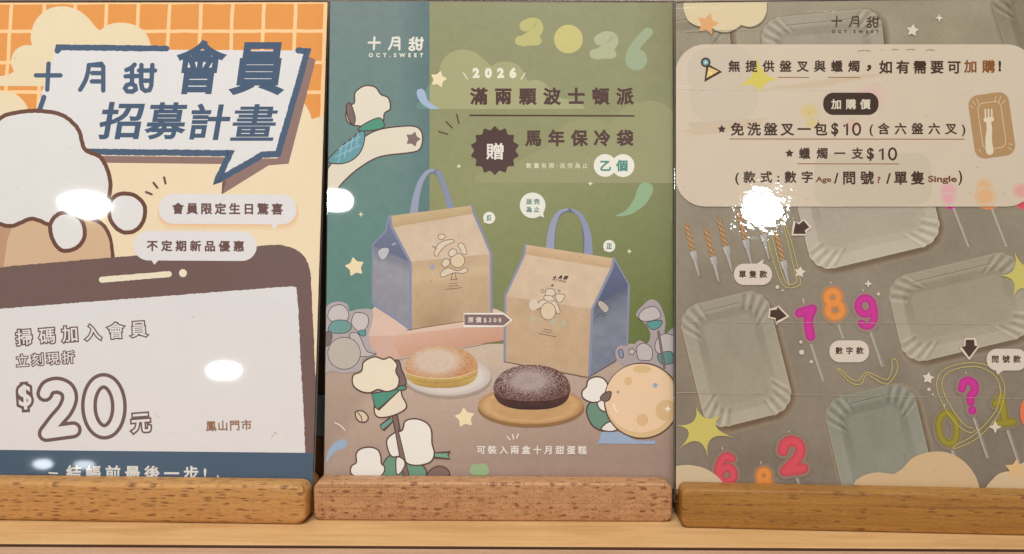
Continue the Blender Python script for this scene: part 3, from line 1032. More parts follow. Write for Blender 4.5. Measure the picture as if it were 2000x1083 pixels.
# plain cream comet under a small cloud (generic shapes in the place of the drawn figure)
cm = Part('cream_comet', sh)
body = list(sm(M1((30, 1060), (40, 920), (110, 830), (200, 760), (290, 700), (380, 676), (500, 668), (545, 690), (556, 738), (540, 790), (490, 808), (330, 830), (220, 890), (140, 960), (80, 1030)), True))
cm.poly(body, (232, 221, 200)); cm.stroke(body, 2.6, INK, closed=True)
pa = sm(M1((55, 850), (120, 780), (190, 725), (240, 690), (250, 730), (230, 800), (180, 850), (110, 868)), True)
cm.poly(pa, (106, 160, 168)); cm.stroke(pa, 2.2, INK, closed=True)
for i in range(4): cm.stroke(M1((110 + i * 32, 858 - i * 26), (130 + i * 28, 772 - i * 22)), 2.2, (150, 186, 200))
for i in range(2): cm.stroke(M1((95 + i * 18, 830 - i * 42), (225, 770 - i * 46)), 2.2, (150, 186, 200))
X, Y = M1((505, 737))[0]; cm.poly(ngon_star(X, Y, 16, 9, 5, .3), (134, 112, 106))
q2 = Part('small_cloud', sh)
h_ = sm(M1((170, 655), (150, 610), (165, 560), (195, 545), (200, 490), (250, 455), (305, 462), (335, 500), (375, 520), (385, 575), (355, 600), (345, 645), (300, 665), (235, 668)), True)
q2.poly(h_, (233, 223, 204)); q2.stroke(h_, 2.6, INK, closed=True)
lf = sm(M1((215, 690), (260, 650), (330, 625), (352, 672), (290, 690)), True)
q2.poly(lf, (84, 152, 128)); q2.stroke(lf, 2.2, INK, closed=True)
lf = sm(M1((152, 560), (172, 545), (188, 580), (200, 630), (190, 660), (168, 640), (156, 600)), True)
q2.poly(lf, (128, 108, 102)); q2.stroke(lf, 2.2, INK, closed=True)


# pictured cooler bags
def fabric(c0, c1, seed, amp=6):
    def f(u, v, x, y):
        return colmix(c0, c1, v) + (vnoise(x, y, 3.2, seed)[..., None] - .5) * amp + (vnoise(x, y, 16, seed + 5)[..., None] - .5) * amp * 1.4
    return f


PED = Part('peach_plinth', sh)
PED.poly(M3((232, 262), (262, 160), (300, 108), (940, 118), (990, 140), (990, 210), (385, 264)), (226, 196, 178))
PED.quad(M3((385, 262))[0], M3((990, 190))[0], M3((990, 283))[0], M3((330, 388))[0], 60, 20, lambda u, v, x, y: colmix((222, 180, 158), (206, 156, 130), u * .5 + v * .6))
PED.poly(M3((240, 262), (387, 260), (440, 385), (330, 400), (250, 330)), (216, 178, 160))
PED.stroke(M3((430, 387), (700, 340), (990, 285)), 1.2, (150, 116, 98))


def sketch_print(part, spec, col, f, w=1.15):
    for s_ in spec:
        if s_[0] == 'c':
            _, x, y, rx, ry = s_
            X, Y = f((x, y))[0]
            part.disc(X, Y, rx * f.k, ry * f.k, (226, 204, 172)); part.stroke(arc(X, Y, rx * f.k, ry * f.k, 0, 2 * pi, 28)[:-1], w, col, closed=True)
        elif s_[0] == 'p':
            q = sm(f(*s_[1]), True, 5); part.poly(q, s_[2] if len(s_) > 2 else (226, 208, 182)); part.stroke(q, w, col, closed=True)
        else:
            part.stroke(sm(f(*s_[1]), False, 5), w, col)


# rear bag
bag = Part('cooler_bag', sh, None, 'rear cream cooler bag shown from the back')
hd = Part('handle', sh, bag)
hd.stroke(sm(M2((513, 312), (524, 230), (548, 150), (578, 108), (610, 95), (640, 112), (665, 170), (690, 240), (702, 285)), False), 8, (120, 128, 150))
hd.stroke(sm(M2((510, 312), (522, 230), (546, 150), (580, 100), (612, 88)), False), 16, (158, 164, 186), w1=5)
hd.stroke(sm(M2((640, 100), (668, 165), (690, 235), (704, 285)), False), 9, (140, 148, 174), w1=13)
bag.poly(B1((580, 95), (606, 180), (680, 330), (760, 470), (445, 335), (560, 210)), lambda x, y: ink_mix((126, 134, 156), (102, 110, 136), (y - 420) / 100))
bag.quad(B1((445, 330))[0], B1((760, 470))[0], B1((757, 1018))[0], B1((455, 825))[0], 50, 60, lambda u, v, x, y: colmix(colmix((122, 126, 144), (156, 154, 162), np.clip(v * 4 + .25 * u, 0, 1)), (142, 142, 156), np.clip(v - .4, 0, 1)) + (vnoise(x, y, 10, 8)[..., None] - .5) * 10)
bag.quad(B1((595, 185))[0], B1((1275, 70))[0], B1((1412, 405))[0], B1((760, 470))[0], 70, 40, fabric((216, 192, 166), (218, 194, 168), 11))
bag.quad(B1((760, 466))[0], B1((1412, 400))[0], B1((1414, 910))[0], B1((760, 1018))[0], 70, 60,
         lambda u, v, x, y: fabric((203, 175, 140), (194, 166, 132), 12)(u, v, x, y) - 16 * np.clip(np.sin(u * 5 - .8 + v) * (v > .45) * (v - .45) * 2, 0, 1)[..., None] + 10 * np.exp(-((v - .25) / .12) ** 2)[..., None])
bag.quad(B1((590, 92))[0], B1((1262, 8))[0], B1((1278, 72))[0], B1((605, 188))[0], 60, 8, fabric((206, 180, 140), (196, 168, 126), 13))
PIP = (142, 146, 170)
for q, w in ((((590, 92), (603, 182), (700, 365), (757, 470), (757, 1016)), 5), (((1258, 5), (1274, 76), (1340, 225), (1412, 400), (1416, 905)), 5), (((578, 100), (555, 215), (450, 325), (448, 790)), 3.4), (((448, 795), (600, 900), (750, 1012)), 5)):
    bag.stroke(B1(*q), w, PIP)
bag.stroke(B1((727, 1023), (960, 985), (1190, 950)), 1.4, (120, 92, 66))
pr = Part('bag_print', sh, bag)
SK = (104, 76, 68)
sketch_print(pr, [('c', 1140, 455, 58, 58), ('p', ((1000, 560), (1060, 515), (1140, 540), (1200, 515), (1225, 540), (1180, 560), (1110, 555), (1020, 590)),),
                  ('p', ((950, 400), (975, 330), (1030, 295), (1100, 285), (1110, 305), (1050, 330), (1000, 380), (975, 420))), ('p', ((1140, 330), (1175, 312), (1200, 345), (1215, 400), (1180, 400), (1160, 360))),
                  ('p', ((1010, 480), (1040, 440), (1075, 455), (1070, 490), (1035, 510))), ('p', ((1065, 400), (1090, 362), (1130, 370), (1130, 400), (1090, 425))), ('p', ((985, 250), (1020, 240), (1040, 262), (1015, 285), (985, 275))),
                  ('l', ((1098, 560), (1092, 590), (1088, 610))), ('l', ((1120, 560), (1126, 590), (1132, 610))), ('l', ((1085, 612), (1135, 610))), ('l', ((935, 340), (960, 352), (968, 365)))], SK, B1)
X, Y = B1((935, 508))[0]; pr.poly(ngon_star(X, Y, 7, 4, 5, .3), (166, 166, 178))
for a, w in ((((1075, 645), (1105, 641)), 1), (((1112, 641), (1140, 637)), 1), (((1066, 665), (1150, 658)), .9), (((1040, 690), (1175, 676)), 1.1)): pr.stroke(B1(*a), w, SK)
pr2 = Part('side_print', sh, bag)
sketch_print(pr2, [('p', ((490, 390), (520, 355), (565, 350), (585, 370), (560, 430), (520, 450)), (196, 194, 200)), ('p', ((598, 325), (620, 305), (650, 312), (640, 330), (612, 338)), (150, 158, 184))], (104, 96, 104), B1)

# front bag
bag = Part('cooler_bag', sh, None, 'front cream cooler bag with the shop wordmark')
hd = Part('handle', sh, bag)
hd.stroke(sm(B2((545, 355), (553, 200), (575, 110), (640, 50), (720, 60), (775, 110), (795, 230), (800, 395)), False), 6, (104, 112, 136))
hd.stroke(sm(B2((518, 352), (530, 220), (560, 115), (600, 60), (660, 38)), False), 17, (156, 160, 184), w1=4)
hd.stroke(sm(B2((700, 42), (760, 85), (800, 160), (825, 260), (830, 400)), False), 5, (146, 152, 180), w1=17)
bag.poly(B2((1045, 450), (1160, 665), (880, 850), (1020, 520)), lambda x, y: ink_mix((104, 110, 138), (84, 92, 122), (y - 510) / 100))
rt, rb = B2((1160, 655))[0], M3((1580, 392))[0]
fb, ft_ = M3((1437, 478))[0], B2((862, 850))[0]
bag.poly([rt, M3((1634, 330))[0], rb, fb, ft_], (116, 122, 142))
bag.quad(ft_, rt, M3((1634, 345))[0], fb, 40, 60, lambda u, v, x, y: colmix(colmix((98, 104, 122), (132, 138, 152), np.clip(v * 3.2, 0, 1)), (116, 124, 146), np.clip(v - .5, 0, 1)) + (vnoise(x, y, 11, 9)[..., None] - .5) * 12)
fl_, fm, fr = B2((310, 402))[0], B2((152, 745))[0], B2((1020, 520))[0]
bag.quad(fl_, fr, ft_, fm, 70, 40, fabric((218, 192, 164), (216, 190, 160), 21))
bag.quad(fm, ft_, fb, M3((990, 396))[0], 70, 60, lambda u, v, x, y: fabric((205, 175, 141), (198, 168, 134), 22)(u, v, x, y) - 9 * np.clip((.35 - v) * 4, 0, 1)[..., None] * np.clip(np.sin(u * 4), 0, 1)[..., None])
bag.quad(B2((315, 325))[0], B2((1040, 438))[0], B2((1025, 522))[0], B2((308, 404))[0], 60, 8, fabric((214, 184, 146), (200, 168, 130), 23))
for q, w in (((B2((315, 325))[0], fl_, fm, M3((990, 396))[0]), 4.6), ((B2((1038, 438))[0], fr, ft_, fb), 5.2), ((rt, M3((1636, 340))[0]), 4.4), ((B2((1046, 450))[0], rt), 2.5)):
    bag.stroke(q, w, PIP)
bag.stroke(M3((990, 398), (1430, 482), (1578, 395)), 1.5, (112, 84, 64))
pr = Part('bag_print', sh, bag)
logo(pr, B2, (84, 60, 50), 545, 580, .185, 8, shear=.3)
pr.text('OCT.SWEET', (950 + 535 * .2401, 400 + 612 * .2401, 950 + 652 * .2401, 400 + 626 * .2401), (84, 60, 50), .03, rot=.19)
sketch_print(pr, [('p', ((410, 850), (430, 790), (480, 770), (560, 785), (600, 870), (575, 885), (540, 830), (440, 840)),), ('c', 502, 868, 62, 70), ('p', ((480, 740), (490, 690), (545, 690), (558, 730), (520, 748))), ('p', ((565, 760), (572, 728), (635, 735), (625, 775), (590, 800))),
                  ('p', ((470, 745), (515, 740), (550, 760), (540, 785), (480, 780))), ('c', 456, 703, 13, 12), ('c', 590, 702, 8, 9)], SK, B2)
X, Y = B2((537, 657))[0]; pr.disc(X, Y, 3, 1.8, SK, -.3, 10)
pr.disc(*B2((385, 815))[0], 9, 11, (222, 208, 184))
for x, w_ in ((378, 5.5), (545, 6.5), (628, 5.5)): pr.disc(*B2((x, 930 + (x - 378) * .14))[0], w_, 7, (190, 184, 156))
for a, w in ((((465, 1012), (530, 1025)), 1), (((455, 1032), (538, 1046)), .9), (((428, 1048), (566, 1076)), 1.1)): pr.stroke(B2(*a), w, SK)
pr2 = Part('side_print', sh, bag)
sketch_print(pr2, [('p', ((905, 810), (925, 780), (975, 810), (998, 850), (970, 880), (940, 860)), (190, 180, 170)), ('l', ((890, 920), (930, 885), (965, 900), (940, 910)))], (84, 72, 74), B2)

# price tag and bubbles
tg = Part('price_tag', sh)
q = M2((775, 848), (985, 848), (1026, 881), (985, 914), (775, 914))
tg.poly(q, (134, 108, 106)); tg.stroke(q, 2.8, (242, 234, 224), closed=True)
tt = Part('lettering', sh, tg); tt.text('原價$300', M2.box(796, 866, 972, 896), (236, 226, 216), .010)
for (cx, cy, r), tail, t, tb, bo in (((908, 341, 32), ((882, 355), (880, 368), (895, 366)), '反', (893, 326, 922, 357), .03), ((1543, 490, 32), ((1518, 505), (1516, 518), (1532, 514)), '正', (1528, 476, 1558, 505), .034),
                                     ((1138, 275, 68), ((1172, 330), (1198, 339), (1192, 305)), None, None, .03)):
    b = Part('round_bubble', sh)
    X, Y = M2((cx, cy))[0]
    b.disc(X, Y, r * .36939, r * .36939, (238, 234, 220)); b.poly(M2(*tail), (238, 234, 220))
    t_ = Part('lettering', sh, b)
    if t: t_.text(t, M2.box(*tb), (84, 136, 122), bo)
    else:
        t_.text('送完', M2.box(1103, 239, 1175, 271), (84, 136, 122), .026); t_.text('為止', M2.box(1103, 281, 1175, 313), (84, 136, 122), .026)


# pictured cakes
def lens(a, top, bot, pw=2.3):
    th = np.linspace(0, 2 * pi, 96, endpoint=False)
    c, s_ = np.cos(th), np.sin(th)
    b = np.where(s_ < 0, top, bot)
    return 1.0 / (np.abs(c / a) ** pw + np.abs(s_ / b) ** pw) ** (1 / pw)


def cake(name, label, cx, cy, a, top, bot, cols, body, powder, pcx, seed, dens):
    p = Part(name, sh, None, label)
    k = .36939
    X0, Y0 = M3((cx, cy))[0]
    side, side2, crust, crust2, pw_ = cols
    # lower body
    R0 = lens(a * .985 * k, top * .5 * k, body * k, 2.6)
    rr = np.linspace(1, .0, 16)[:-1, None] * R0[None]
    p.rings(rr, X0, Y0, lambda j, t, X, Y: colmix(side, side2, (Y / (body * k)) ** 2) - 14 * np.exp(-(((Y - .62 * body * k * np.sqrt(np.clip(1 - (X / (a * k)) ** 2, 0, 1))) / 1.4) ** 2))[..., None] + (vnoise(X + 200, Y + 200, 2.4, seed)[..., None] - .5) * 16)
    # domed top
    R1_ = lens(a * k, top * k, bot * k, 2.15)
    rr = np.concatenate([np.linspace(1, 0, 70)[:-1]])[:, None] * R1_[None]
    th_f = np.linspace(0, 2 * pi, 96, endpoint=False)

    def colf(j, t, X, Y):
        s_ = 1 - j / 69.0
        c = colmix(crust, crust2, s_ ** 3)
        n1 = vnoise(X + 300, Y + 300, 1.6, seed + 1); n2 = vnoise(X + 300, Y + 300, .9, seed + 2)
        dd = np.sqrt(((X - pcx * k) / (a * k * .95)) ** 2 + ((Y + top * k * .36) / (top * k * .80)) ** 2)
        m = np.clip((powder - dd) * 2.4, 0, 1) * .85 + np.clip(dens - np.abs(dd - powder) * 1.1, 0, .9) * (n2 > .62)
        c = colmix(c, pw_, m) + (n1[..., None] - .5) * 14
        return c
    n = 168
    th2 = np.linspace(0, 2 * pi, n, endpoint=False)
    R2_ = np.interp(th2, np.append(th_f, 2 * pi), np.append(R1_, R1_[0]))
    rr = np.linspace(1, 0, 70)[:-1, None] * R2_[None]
    p.rings(rr, X0, Y0, colf, 0, th2)
    return p


pl = Part('cake_plate', sh)
X, Y = M3((688, 474))[0]
pl.disc(X + 1, Y + 6, 85, 38, (170, 154, 142))
pl.rings(np.array([1, .985, .96, .90, .84, .80, .5])[:, None] * lens(84, 38, 38, 2.0)[None], X, Y, lambda j, t, X_, Y_: colmix((206, 196, 188), (222, 213, 204), np.abs(j - 2) / 3) - (5 * np.cos(t - 1.2))[..., None] * (j < 3)[..., None])
cake('cake', 'pictured golden sponge cake dusted with sugar', 657, 442, 194, 128, 42, ((206, 178, 104), (178, 142, 76), (190, 126, 76), (206, 152, 98), (222, 206, 192)), 95, .92, -30, 31, .55)
cr = sm(M3((463, 440), (480, 462), (560, 482), (650, 488), (745, 478), (830, 450), (850, 436)), False); sh.parts[-1].stroke(cr, 2.0, (224, 196, 156)); sh.parts[-1].stroke([(x, y + 8) for x, y in cr[6:-6]], 1.2, (170, 132, 70))
bo = Part('cake_board', sh)
X, Y = M3((1129, 628))[0]
bo.disc(X, Y + 6, 104, 37.5, (150, 112, 72), 0, 60)
bo.rings(np.linspace(1, .02, 26)[:, None] * lens(103, 37, 37, 2.0)[None], X, Y, lambda j, t, X_, Y_: colmix((196, 154, 104), (206, 166, 118), vnoise(X_ * .35 + Y_ * .9 + 200, Y_ * 2.5 + 200, 6, 40)) - (18 * np.exp(-((j - 0) / 2.) ** 2))[..., None] + 10 * np.exp(-((j - 4) / 2.) ** 2)[..., None])
cake('cake', 'pictured dark chocolate cake dusted with sugar', 1134, 545, 204, 131, 62, ((86, 54, 48), (60, 36, 33), (88, 52, 44), (102, 64, 54), (186, 170, 166)), 107, .82, -15, 41, .8)

# generic sticker shapes left and right (grey die-cut stickers with a moon and clouds)
GR = (184, 174, 174); SKG = (84, 70, 74)
st = Part('grey_sticker', sh)
q = sm(M3((30, 150), (60, 95), (110, 80), (160, 95), (170, 130), (220, 120), (290, 125), (285, 200), (270, 260), (290, 330), (315, 350), (300, 370), (240, 385), (230, 440), (140, 458), (80, 445), (30, 450), (10, 300)), True)
st.poly(q, GR)
for c, cc in (([(55, 160), (75, 110), (130, 98), (165, 140), (150, 185), (90, 190)], (206, 198, 196)), ([(180, 190), (200, 140), (260, 150), (268, 200), (235, 240), (200, 225)], (206, 198, 196)), ([(60, 240), (80, 185), (150, 180), (180, 215), (150, 245)], (118, 160, 156)), ([(215, 240), (250, 230), (255, 255), (235, 262)], (98, 160, 158)), ([(170, 260), (215, 250), (260, 340), (310, 358), (215, 365)], (198, 190, 188)), ([(30, 260), (62, 235), (78, 265), (60, 310), (32, 312)], (128, 112, 112))):
    q = sm(M3(*c), True); st.poly(q, cc); st.stroke(q, 1.4, SKG, closed=True)
X, Y = M3((141, 353))[0]; st.disc(X, Y, 32.5, 32, SKG); st.disc(X, Y, 31.2, 30.7, (196, 186, 174))
st = Part('grey_sticker', sh)
q = sm(M3((1685, 150), (1720, 100), (1765, 68), (1810, 95), (1840, 180), (1838, 250), (1900, 225), (1905, 460), (1700, 430), (1600, 405), (1575, 350), (1600, 312), (1660, 315), (1700, 285), (1745, 300), (1760, 250), (1735, 200)), True)
st.poly(q, (176, 164, 166))
for c, cc in (([(1700, 150), (1735, 115), (1790, 110), (1815, 160), (1760, 182), (1712, 180)], (198, 188, 188)), ([(1742, 190), (1820, 180), (1808, 215), (1770, 228)], (98, 156, 152)), ([(1695, 380), (1690, 320), (1730, 300), (1768, 330), (1765, 385), (1720, 390)], (196, 186, 186)), ([(1785, 330), (1800, 270), (1850, 250), (1900, 280), (1895, 350), (1820, 360)], (198, 188, 188)), ([(1800, 360), (1870, 345), (1880, 400), (1820, 410)], (104, 146, 144)), ([(1592, 340), (1612, 335), (1618, 372), (1600, 375)], (140, 150, 176))):
    q = sm(M3(*c), True); st.poly(q, cc); st.stroke(q, 1.4, SKG, closed=True)
X, Y = M3((1662, 345))[0]; q = ngon_star(X, Y, 8, 4.5, 5, .2); st.poly(q, (200, 190, 184)); st.stroke(q, 1.2, SKG, closed=True)
st.stroke(M3((1803, 240), (1835, 430)), 5, SKG); st.stroke(M3((1803, 240), (1835, 430)), 3, (140, 120, 116))

# moon with craters, a white puff and a green leaf beside it
bw = Part('tape_strip', sh); bw.poly(rough(M3((1478, 831), (1495, 800), (1500, 768), (1600, 768), (1680, 812), (1786, 815), (1786, 833)), .6), (160, 178, 206))
pf = Part('white_puff', sh)
q = sm(M3((1425, 640), (1460, 605), (1530, 615), (1575, 690), (1590, 750), (1520, 765), (1460, 740), (1430, 690)), True)
pf.poly(q, (112, 148, 130)); pf.stroke(q, 2.7, INK, closed=True)
q = sm(M3((1500, 755), (1545, 715), (1600, 740), (1560, 766)), True); pf.poly(q, (238, 232, 222)); pf.stroke(q, 2.4, INK, closed=True)
q = sm(M3((1432, 495), (1470, 478), (1510, 486), (1535, 520), (1530, 570), (1500, 605), (1450, 612), (1405, 590), (1400, 555), (1422, 530)), True)
pf.poly(q, (240, 236, 228)); pf.stroke(q, 2.7, INK, closed=True)
q = sm(M3((1480, 615), (1520, 598), (1538, 630), (1525, 660), (1495, 650)), True); pf.poly(q, (240, 236, 228)); pf.stroke(q, 2.4, INK, closed=True)
mo = Part('moon', sh)
X, Y = M3((1716, 604))[0]
mo.disc(X, Y, 74.6, 74.6, INK, 0, 90); mo.disc(X, Y, 72, 72, (224, 192, 144), 0, 90); mo.disc(X - 3, Y - 5, 68.5, 67, (240, 208, 172), 0, 90)
for x, y, a, b in ((1716, 437, 18, 8), (1643, 500, 7.6, 8.2), (1718, 706, 11.5, 12), (1845, 655, 21, 21)): mo.disc(*M3((x, y))[0], a, b, (226, 190, 142))
q = sm(M3((1495, 590), (1520, 562), (1552, 558), (1545, 595), (1520, 608)), True); mo.poly(q, (128, 106, 100)); mo.stroke(q, 2.2, INK, closed=True)
diamond(mo, *M3((1852, 648))[0], 7, (246, 240, 228)); diamond(mo, *M3((1589, 558))[0], 4.5, (150, 164, 130)); mo.poly(ngon_star(*M3((1786, 523))[0], 6, 4.2, 5, 0), (158, 176, 200))
mo.stroke(sm(M3((1567, 620), (1572, 645), (1585, 663)), False), 2.4, (250, 240, 214))

# cream cloud on a post with a green pennant; white clouds below
fp = Part('pennant_post', sh)
fp.poly(M3((392, 680), (425, 680), (490, 1010), (452, 1010)), INK); fp.poly(M3((399, 684), (419, 684), (483, 1010), (460, 1010)), (134, 110, 102))
q = M3((340, 752), (330, 735), (385, 692), (398, 715), (350, 760)); fp.poly(q, (110, 164, 150)); fp.stroke(q, 2.2, INK, closed=True)
q = sm(M3((300, 640), (320, 690), (400, 682), (470, 640), (448, 580), (430, 545), (330, 560)), True); fp.poly(q, (236, 224, 202)); fp.stroke(q, 2.6, INK, closed=True)
q = M3((285, 566), (445, 540), (322, 652), (306, 640)); fp.poly(q, (84, 152, 130)); fp.stroke(q, 2.6, INK, closed=True)
q = sm(M3((400, 400), (430, 392), (445, 440), (468, 490), (462, 525), (430, 530), (412, 470)), True); fp.poly(q, (130, 108, 102)); fp.stroke(q, 2.4, INK, closed=True)
q = sm(M3((225, 552), (188, 520), (190, 470), (232, 448), (245, 400), (300, 372), (350, 385), (385, 375), (420, 410), (415, 450), (432, 490), (420, 535), (370, 556), (320, 545), (275, 562)), True); fp.poly(q, (240, 229, 204)); fp.stroke(q, 2.7, INK, closed=True)
q = sm(M3((420, 540), (440, 525), (470, 530), (462, 545), (430, 550)), True); fp.poly(q, (84, 152, 130)); fp.stroke(q, 2.2, INK, closed=True)
nu = Part('nut', sh); q = sm(M3((203, 662), (240, 660), (268, 690), (255, 715), (225, 715), (205, 695)), True); nu.poly(q, (222, 204, 176)); nu.stroke(q, 2.4, INK, closed=True); nu.stroke(M3((212, 664), (232, 690), (236, 714)), 1.8, INK)
wc = Part('white_cloud', sh)
q = M3((620, 880), (702, 876), (690, 893), (702, 912), (620, 905)); wc.poly(q, (122, 168, 140)); wc.stroke(q, 2.4, INK, closed=True)
q = sm(M3((350, 1010), (352, 930), (400, 890), (470, 930), (560, 950), (558, 1010)), True); wc.poly(q, (110, 156, 132)); wc.stroke(q, 2.6, INK, closed=True)
q = sm(M3((372, 860), (368, 810), (405, 775), (448, 760), (465, 712), (520, 700), (575, 720), (602, 760), (606, 830), (618, 880), (600, 925), (540, 945), (480, 938), (440, 900), (395, 900)), True)
wc.poly(q, (240, 236, 228)); wc.stroke(q, 2.8, INK, closed=True)
wc.poly(M3((407, 758), (428, 752), (490, 1010), (452, 1010)), INK); wc.poly(M3((412, 758), (424, 754), (484, 1010), (459, 1010)), (134, 110, 102))
q = sm(M3((418, 905), (455, 915), (462, 945), (440, 985), (418, 990)), True); wc.poly(q, (240, 236, 228)); wc.stroke(q, 2.4, INK, closed=True)
q = sm(M3((176, 985), (180, 950), (205, 930), (205, 885), (230, 858), (280, 850), (320, 865), (335, 900), (338, 935), (355, 955), (350, 985), (320, 1005), (210, 1005)), True)
wc.poly(q, (240, 236, 228)); wc.stroke(q, 2.8, INK, closed=True)
q = sm(M3((580, 1000), (605, 965), (645, 950), (685, 965), (697, 1000), (640, 1010)), True); wc.poly(q, (130, 108, 100)); wc.stroke(q, 2.6, INK, closed=True)
gb = Part('green_puff', sh); gb.poly(sm(M3((808, 990), (815, 945), (850, 938), (895, 940), (905, 990), (860, 1000)), True), (158, 184, 140))
cp = Part('caption_lettering', sh)
cp.text('可裝入兩盒十月甜蛋糕', M3.box(843, 841, 1424, 888), (240, 232, 224), .016, rot=.003)
for a in (((1003, 793), (1018, 810)), ((1032, 783), (1037, 806)), ((1062, 780), (1053, 802))): cp.stroke(M3(*a), 2.4, (240, 232, 224))
dk = Part('dust_and_marks', sh); dk.o['kind'] = 'stuff'
for i in range(24):
    x, y = rng.uniform(645, 1310), rng.uniform(20, 915)
    dk.disc(x, y, rng.uniform(.4, 1.0), rng.uniform(.4, .8), (84, 72, 62), rng.uniform(0, 3), 8)
# =================================================================== RIGHT POSTER: plates and candles
sh = sheet_start(2, 'grey poster picturing paper plates, number candles and a cream price notice', -.1071, .1056)
SHEETS.append(sh)
DKB = (66, 44, 34); NOTE = (213, 195, 172)
pb = paper_base(sh, (150, 142, 128))
gd = Part('photo_ground', sh)
gd.quad((1310, -10), (2090, -10), (2090, 1000), (1310, 1000), 110, 140, lambda u, v, x, y: colmix(colmix((157, 146, 123), (153, 141, 119), v * 2), (132, 120, 106), np.clip(v * 1.3 - .3, 0, 1)) + (vnoise(x, y, 5, 51)[..., None] - .5) * 8 + (vnoise(x, y, 60, 52)[..., None] - .5) * 14)


def rr_radius(th, a, b, r):
    c, s_ = np.abs(np.cos(th)), np.abs(np.sin(th))
    lo_, hi_ = np.zeros_like(th), np.full_like(th, a + b)
    for _ in range(36):
        m = (lo_ + hi_) / 2
        qx, qy = m * c - (a - r), m * s_ - (b - r)
        sd = np.hypot(np.maximum(qx, 0), np.maximum(qy, 0)) + np.minimum(np.maximum(qx, qy), 0) - r
        lo_ = np.where(sd < 0, m, lo_); hi_ = np.where(sd < 0, hi_, m)
    return (lo_ + hi_) / 2


def plate(label, cx, cy, w, h, rot, base, k=1.0, rim=25, rc=44):
    p = Part('paper_plate', sh, None, label)
    a, b = w / 2, h / 2
    nt = 420
    th = np.linspace(0, 2 * pi, nt, endpoint=False)
    R0 = rr_radius(th, a, b, rc)
    X0, Y0 = R0 * np.cos(th), R0 * np.sin(th)
    ccx, ccy = np.sign(X0) * (a - rc), np.sign(Y0) * (b - rc)
    incor = (np.abs(X0) > a - rc * 1.05) & (np.abs(Y0) > b - rc * 1.05)
    phi = np.arctan2(Y0 - ccy, X0 - ccx)
    pleat = np.where(incor, np.sin(phi * 14 + .8), 0)
    scal = np.where(incor, np.abs(np.sin(phi * 7 + .4)) - .5, 0)
    # printed soft shadow of the pictured plate
    for i in range(10):
        p.rings(np.stack([rr_radius(th, a + 9 - i * 1.1, b + 9 - i * 1.1, rc + 6)]), cx + 4.5, cy + 6.5, lambda j, t, X, Y, i=i: np.zeros(X.shape + (3,)) + np.array(ink_mix((152, 138, 116), (116, 96, 76), ((i + 1) / 10) ** 1.4)) + (vnoise(X + 300, Y + 300, 8, 3)[..., None] - .5) * 6, rot)
    ds = [0, 1.0, 3, 6, 10, 14, 18, 22, rim - 1, rim + 2, rim + 6, rim + 10, rim + 13, rim + 17]
    ds = [d * k for d in ds]
    R = []
    for d in ds:
        r_ = rr_radius(th, a - d, b - d, max(rc - d * .75, 9))
        R.append(r_ + scal * 2.4 * max(0, 1 - d / (6 * k)))
    for q in np.linspace(.85, .08, 12): R.append(R[len(ds) - 1] * q)
    R = np.array(R)

    def colf(j, t, X, Y):
        c = np.zeros(X.shape + (3,)) + np.array(base, float)
        n = vnoise(X + 300, Y + 300, 3, 7) - .5; n2 = vnoise(X + 300, Y + 300, 30, 9) - .5
        d = np.array(ds + [99] * 12)[j.astype(int)] / k
        sn = np.sin(np.arctan2(Y / b, X / a)); cs = np.cos(np.arctan2(Y / b, X / a))
        light = np.zeros_like(X)
        on = d < rim
        light += np.where(on, 8 + 10 * sn - 2 * cs + np.where(d < 2, 8, 0), 0)
        light += np.where(d < rim + 8, pleat[None] * 17 * np.clip(d / 5, 0.35, 1), 0)
        edge_t = np.maximum(np.abs(X0 / a), 0)
        wall = (d >= rim) & (d < rim + 14)
        light += np.where(wall, -15 * np.clip(-sn, -.5, 1) - 5 * np.abs(cs) * (np.abs(sn) < .6), 0)
        light += np.where(d >= rim + 14, -1 + 5 * sn * .6, 0)
        light += np.where((d >= rim - 2) & (d < rim + 1), -6, 0)
        return c + light[..., None] + n[..., None] * 7 + n2[..., None] * 4
    p.rings(R, cx, cy, colf, rot, th)

    def tr(x, y): return (cx + x * cos(rot) - y * sin(rot), cy + x * sin(rot) + y * cos(rot))
    if k == 1.0:
        dk_ = tuple(np.array(base) - 34)
        p.stroke([tr(-a + rc + 8, -b + 17), tr(a - rc - 12, -b + 17)], 1.5, dk_)
        p.stroke([tr(-a + rc + 8, -b + 19), tr(a - rc - 12, -b + 19)], 1.3, tuple(np.array(base) + 8))
    return p


plate('pictured plate under the top edge of the notice', 1612, 128, 236, 205, -.10, (164, 154, 134), rc=40)
plate('pictured plate at the top left corner', 1338, 150, 190, 260, -.10, (157, 146, 124))
plate('pictured plate at the top right corner', 2035, 70, 150, 240, -.30, (138, 126, 104))
plate('pictured plate beside the single candles', 1694, 412, 262, 188, -.235, (176, 165, 146))
plate('pictured plate at the left edge', 1438, 702, 178, 246, -.245, (161, 153, 134))
plate('pictured plate at the right edge', 1876, 600, 262, 172, -.235, (162, 152, 131))
plate('pictured plate above the wooden block', 1720, 880, 180, 240, -.235, (143, 142, 127))


# the shop's wordmark above the notice
bl = Part('brand_lettering', sh)
logo(bl, R1, (84, 66, 44), 879, 86, .395, 8.0)
bl.text('OCT.SWEET', R1.box(879, 160, 1127, 177), (84, 66, 44), .03)


def bgc(y):
    """ground colour of the pictured scene at photograph row y"""
    v = (y + 10) / 1010
    return ink_mix(ink_mix((157, 146, 123), (153, 141, 119), min(1, v * 2)), (132, 120, 106), min(1, max(0, v * 1.3 - .3)))


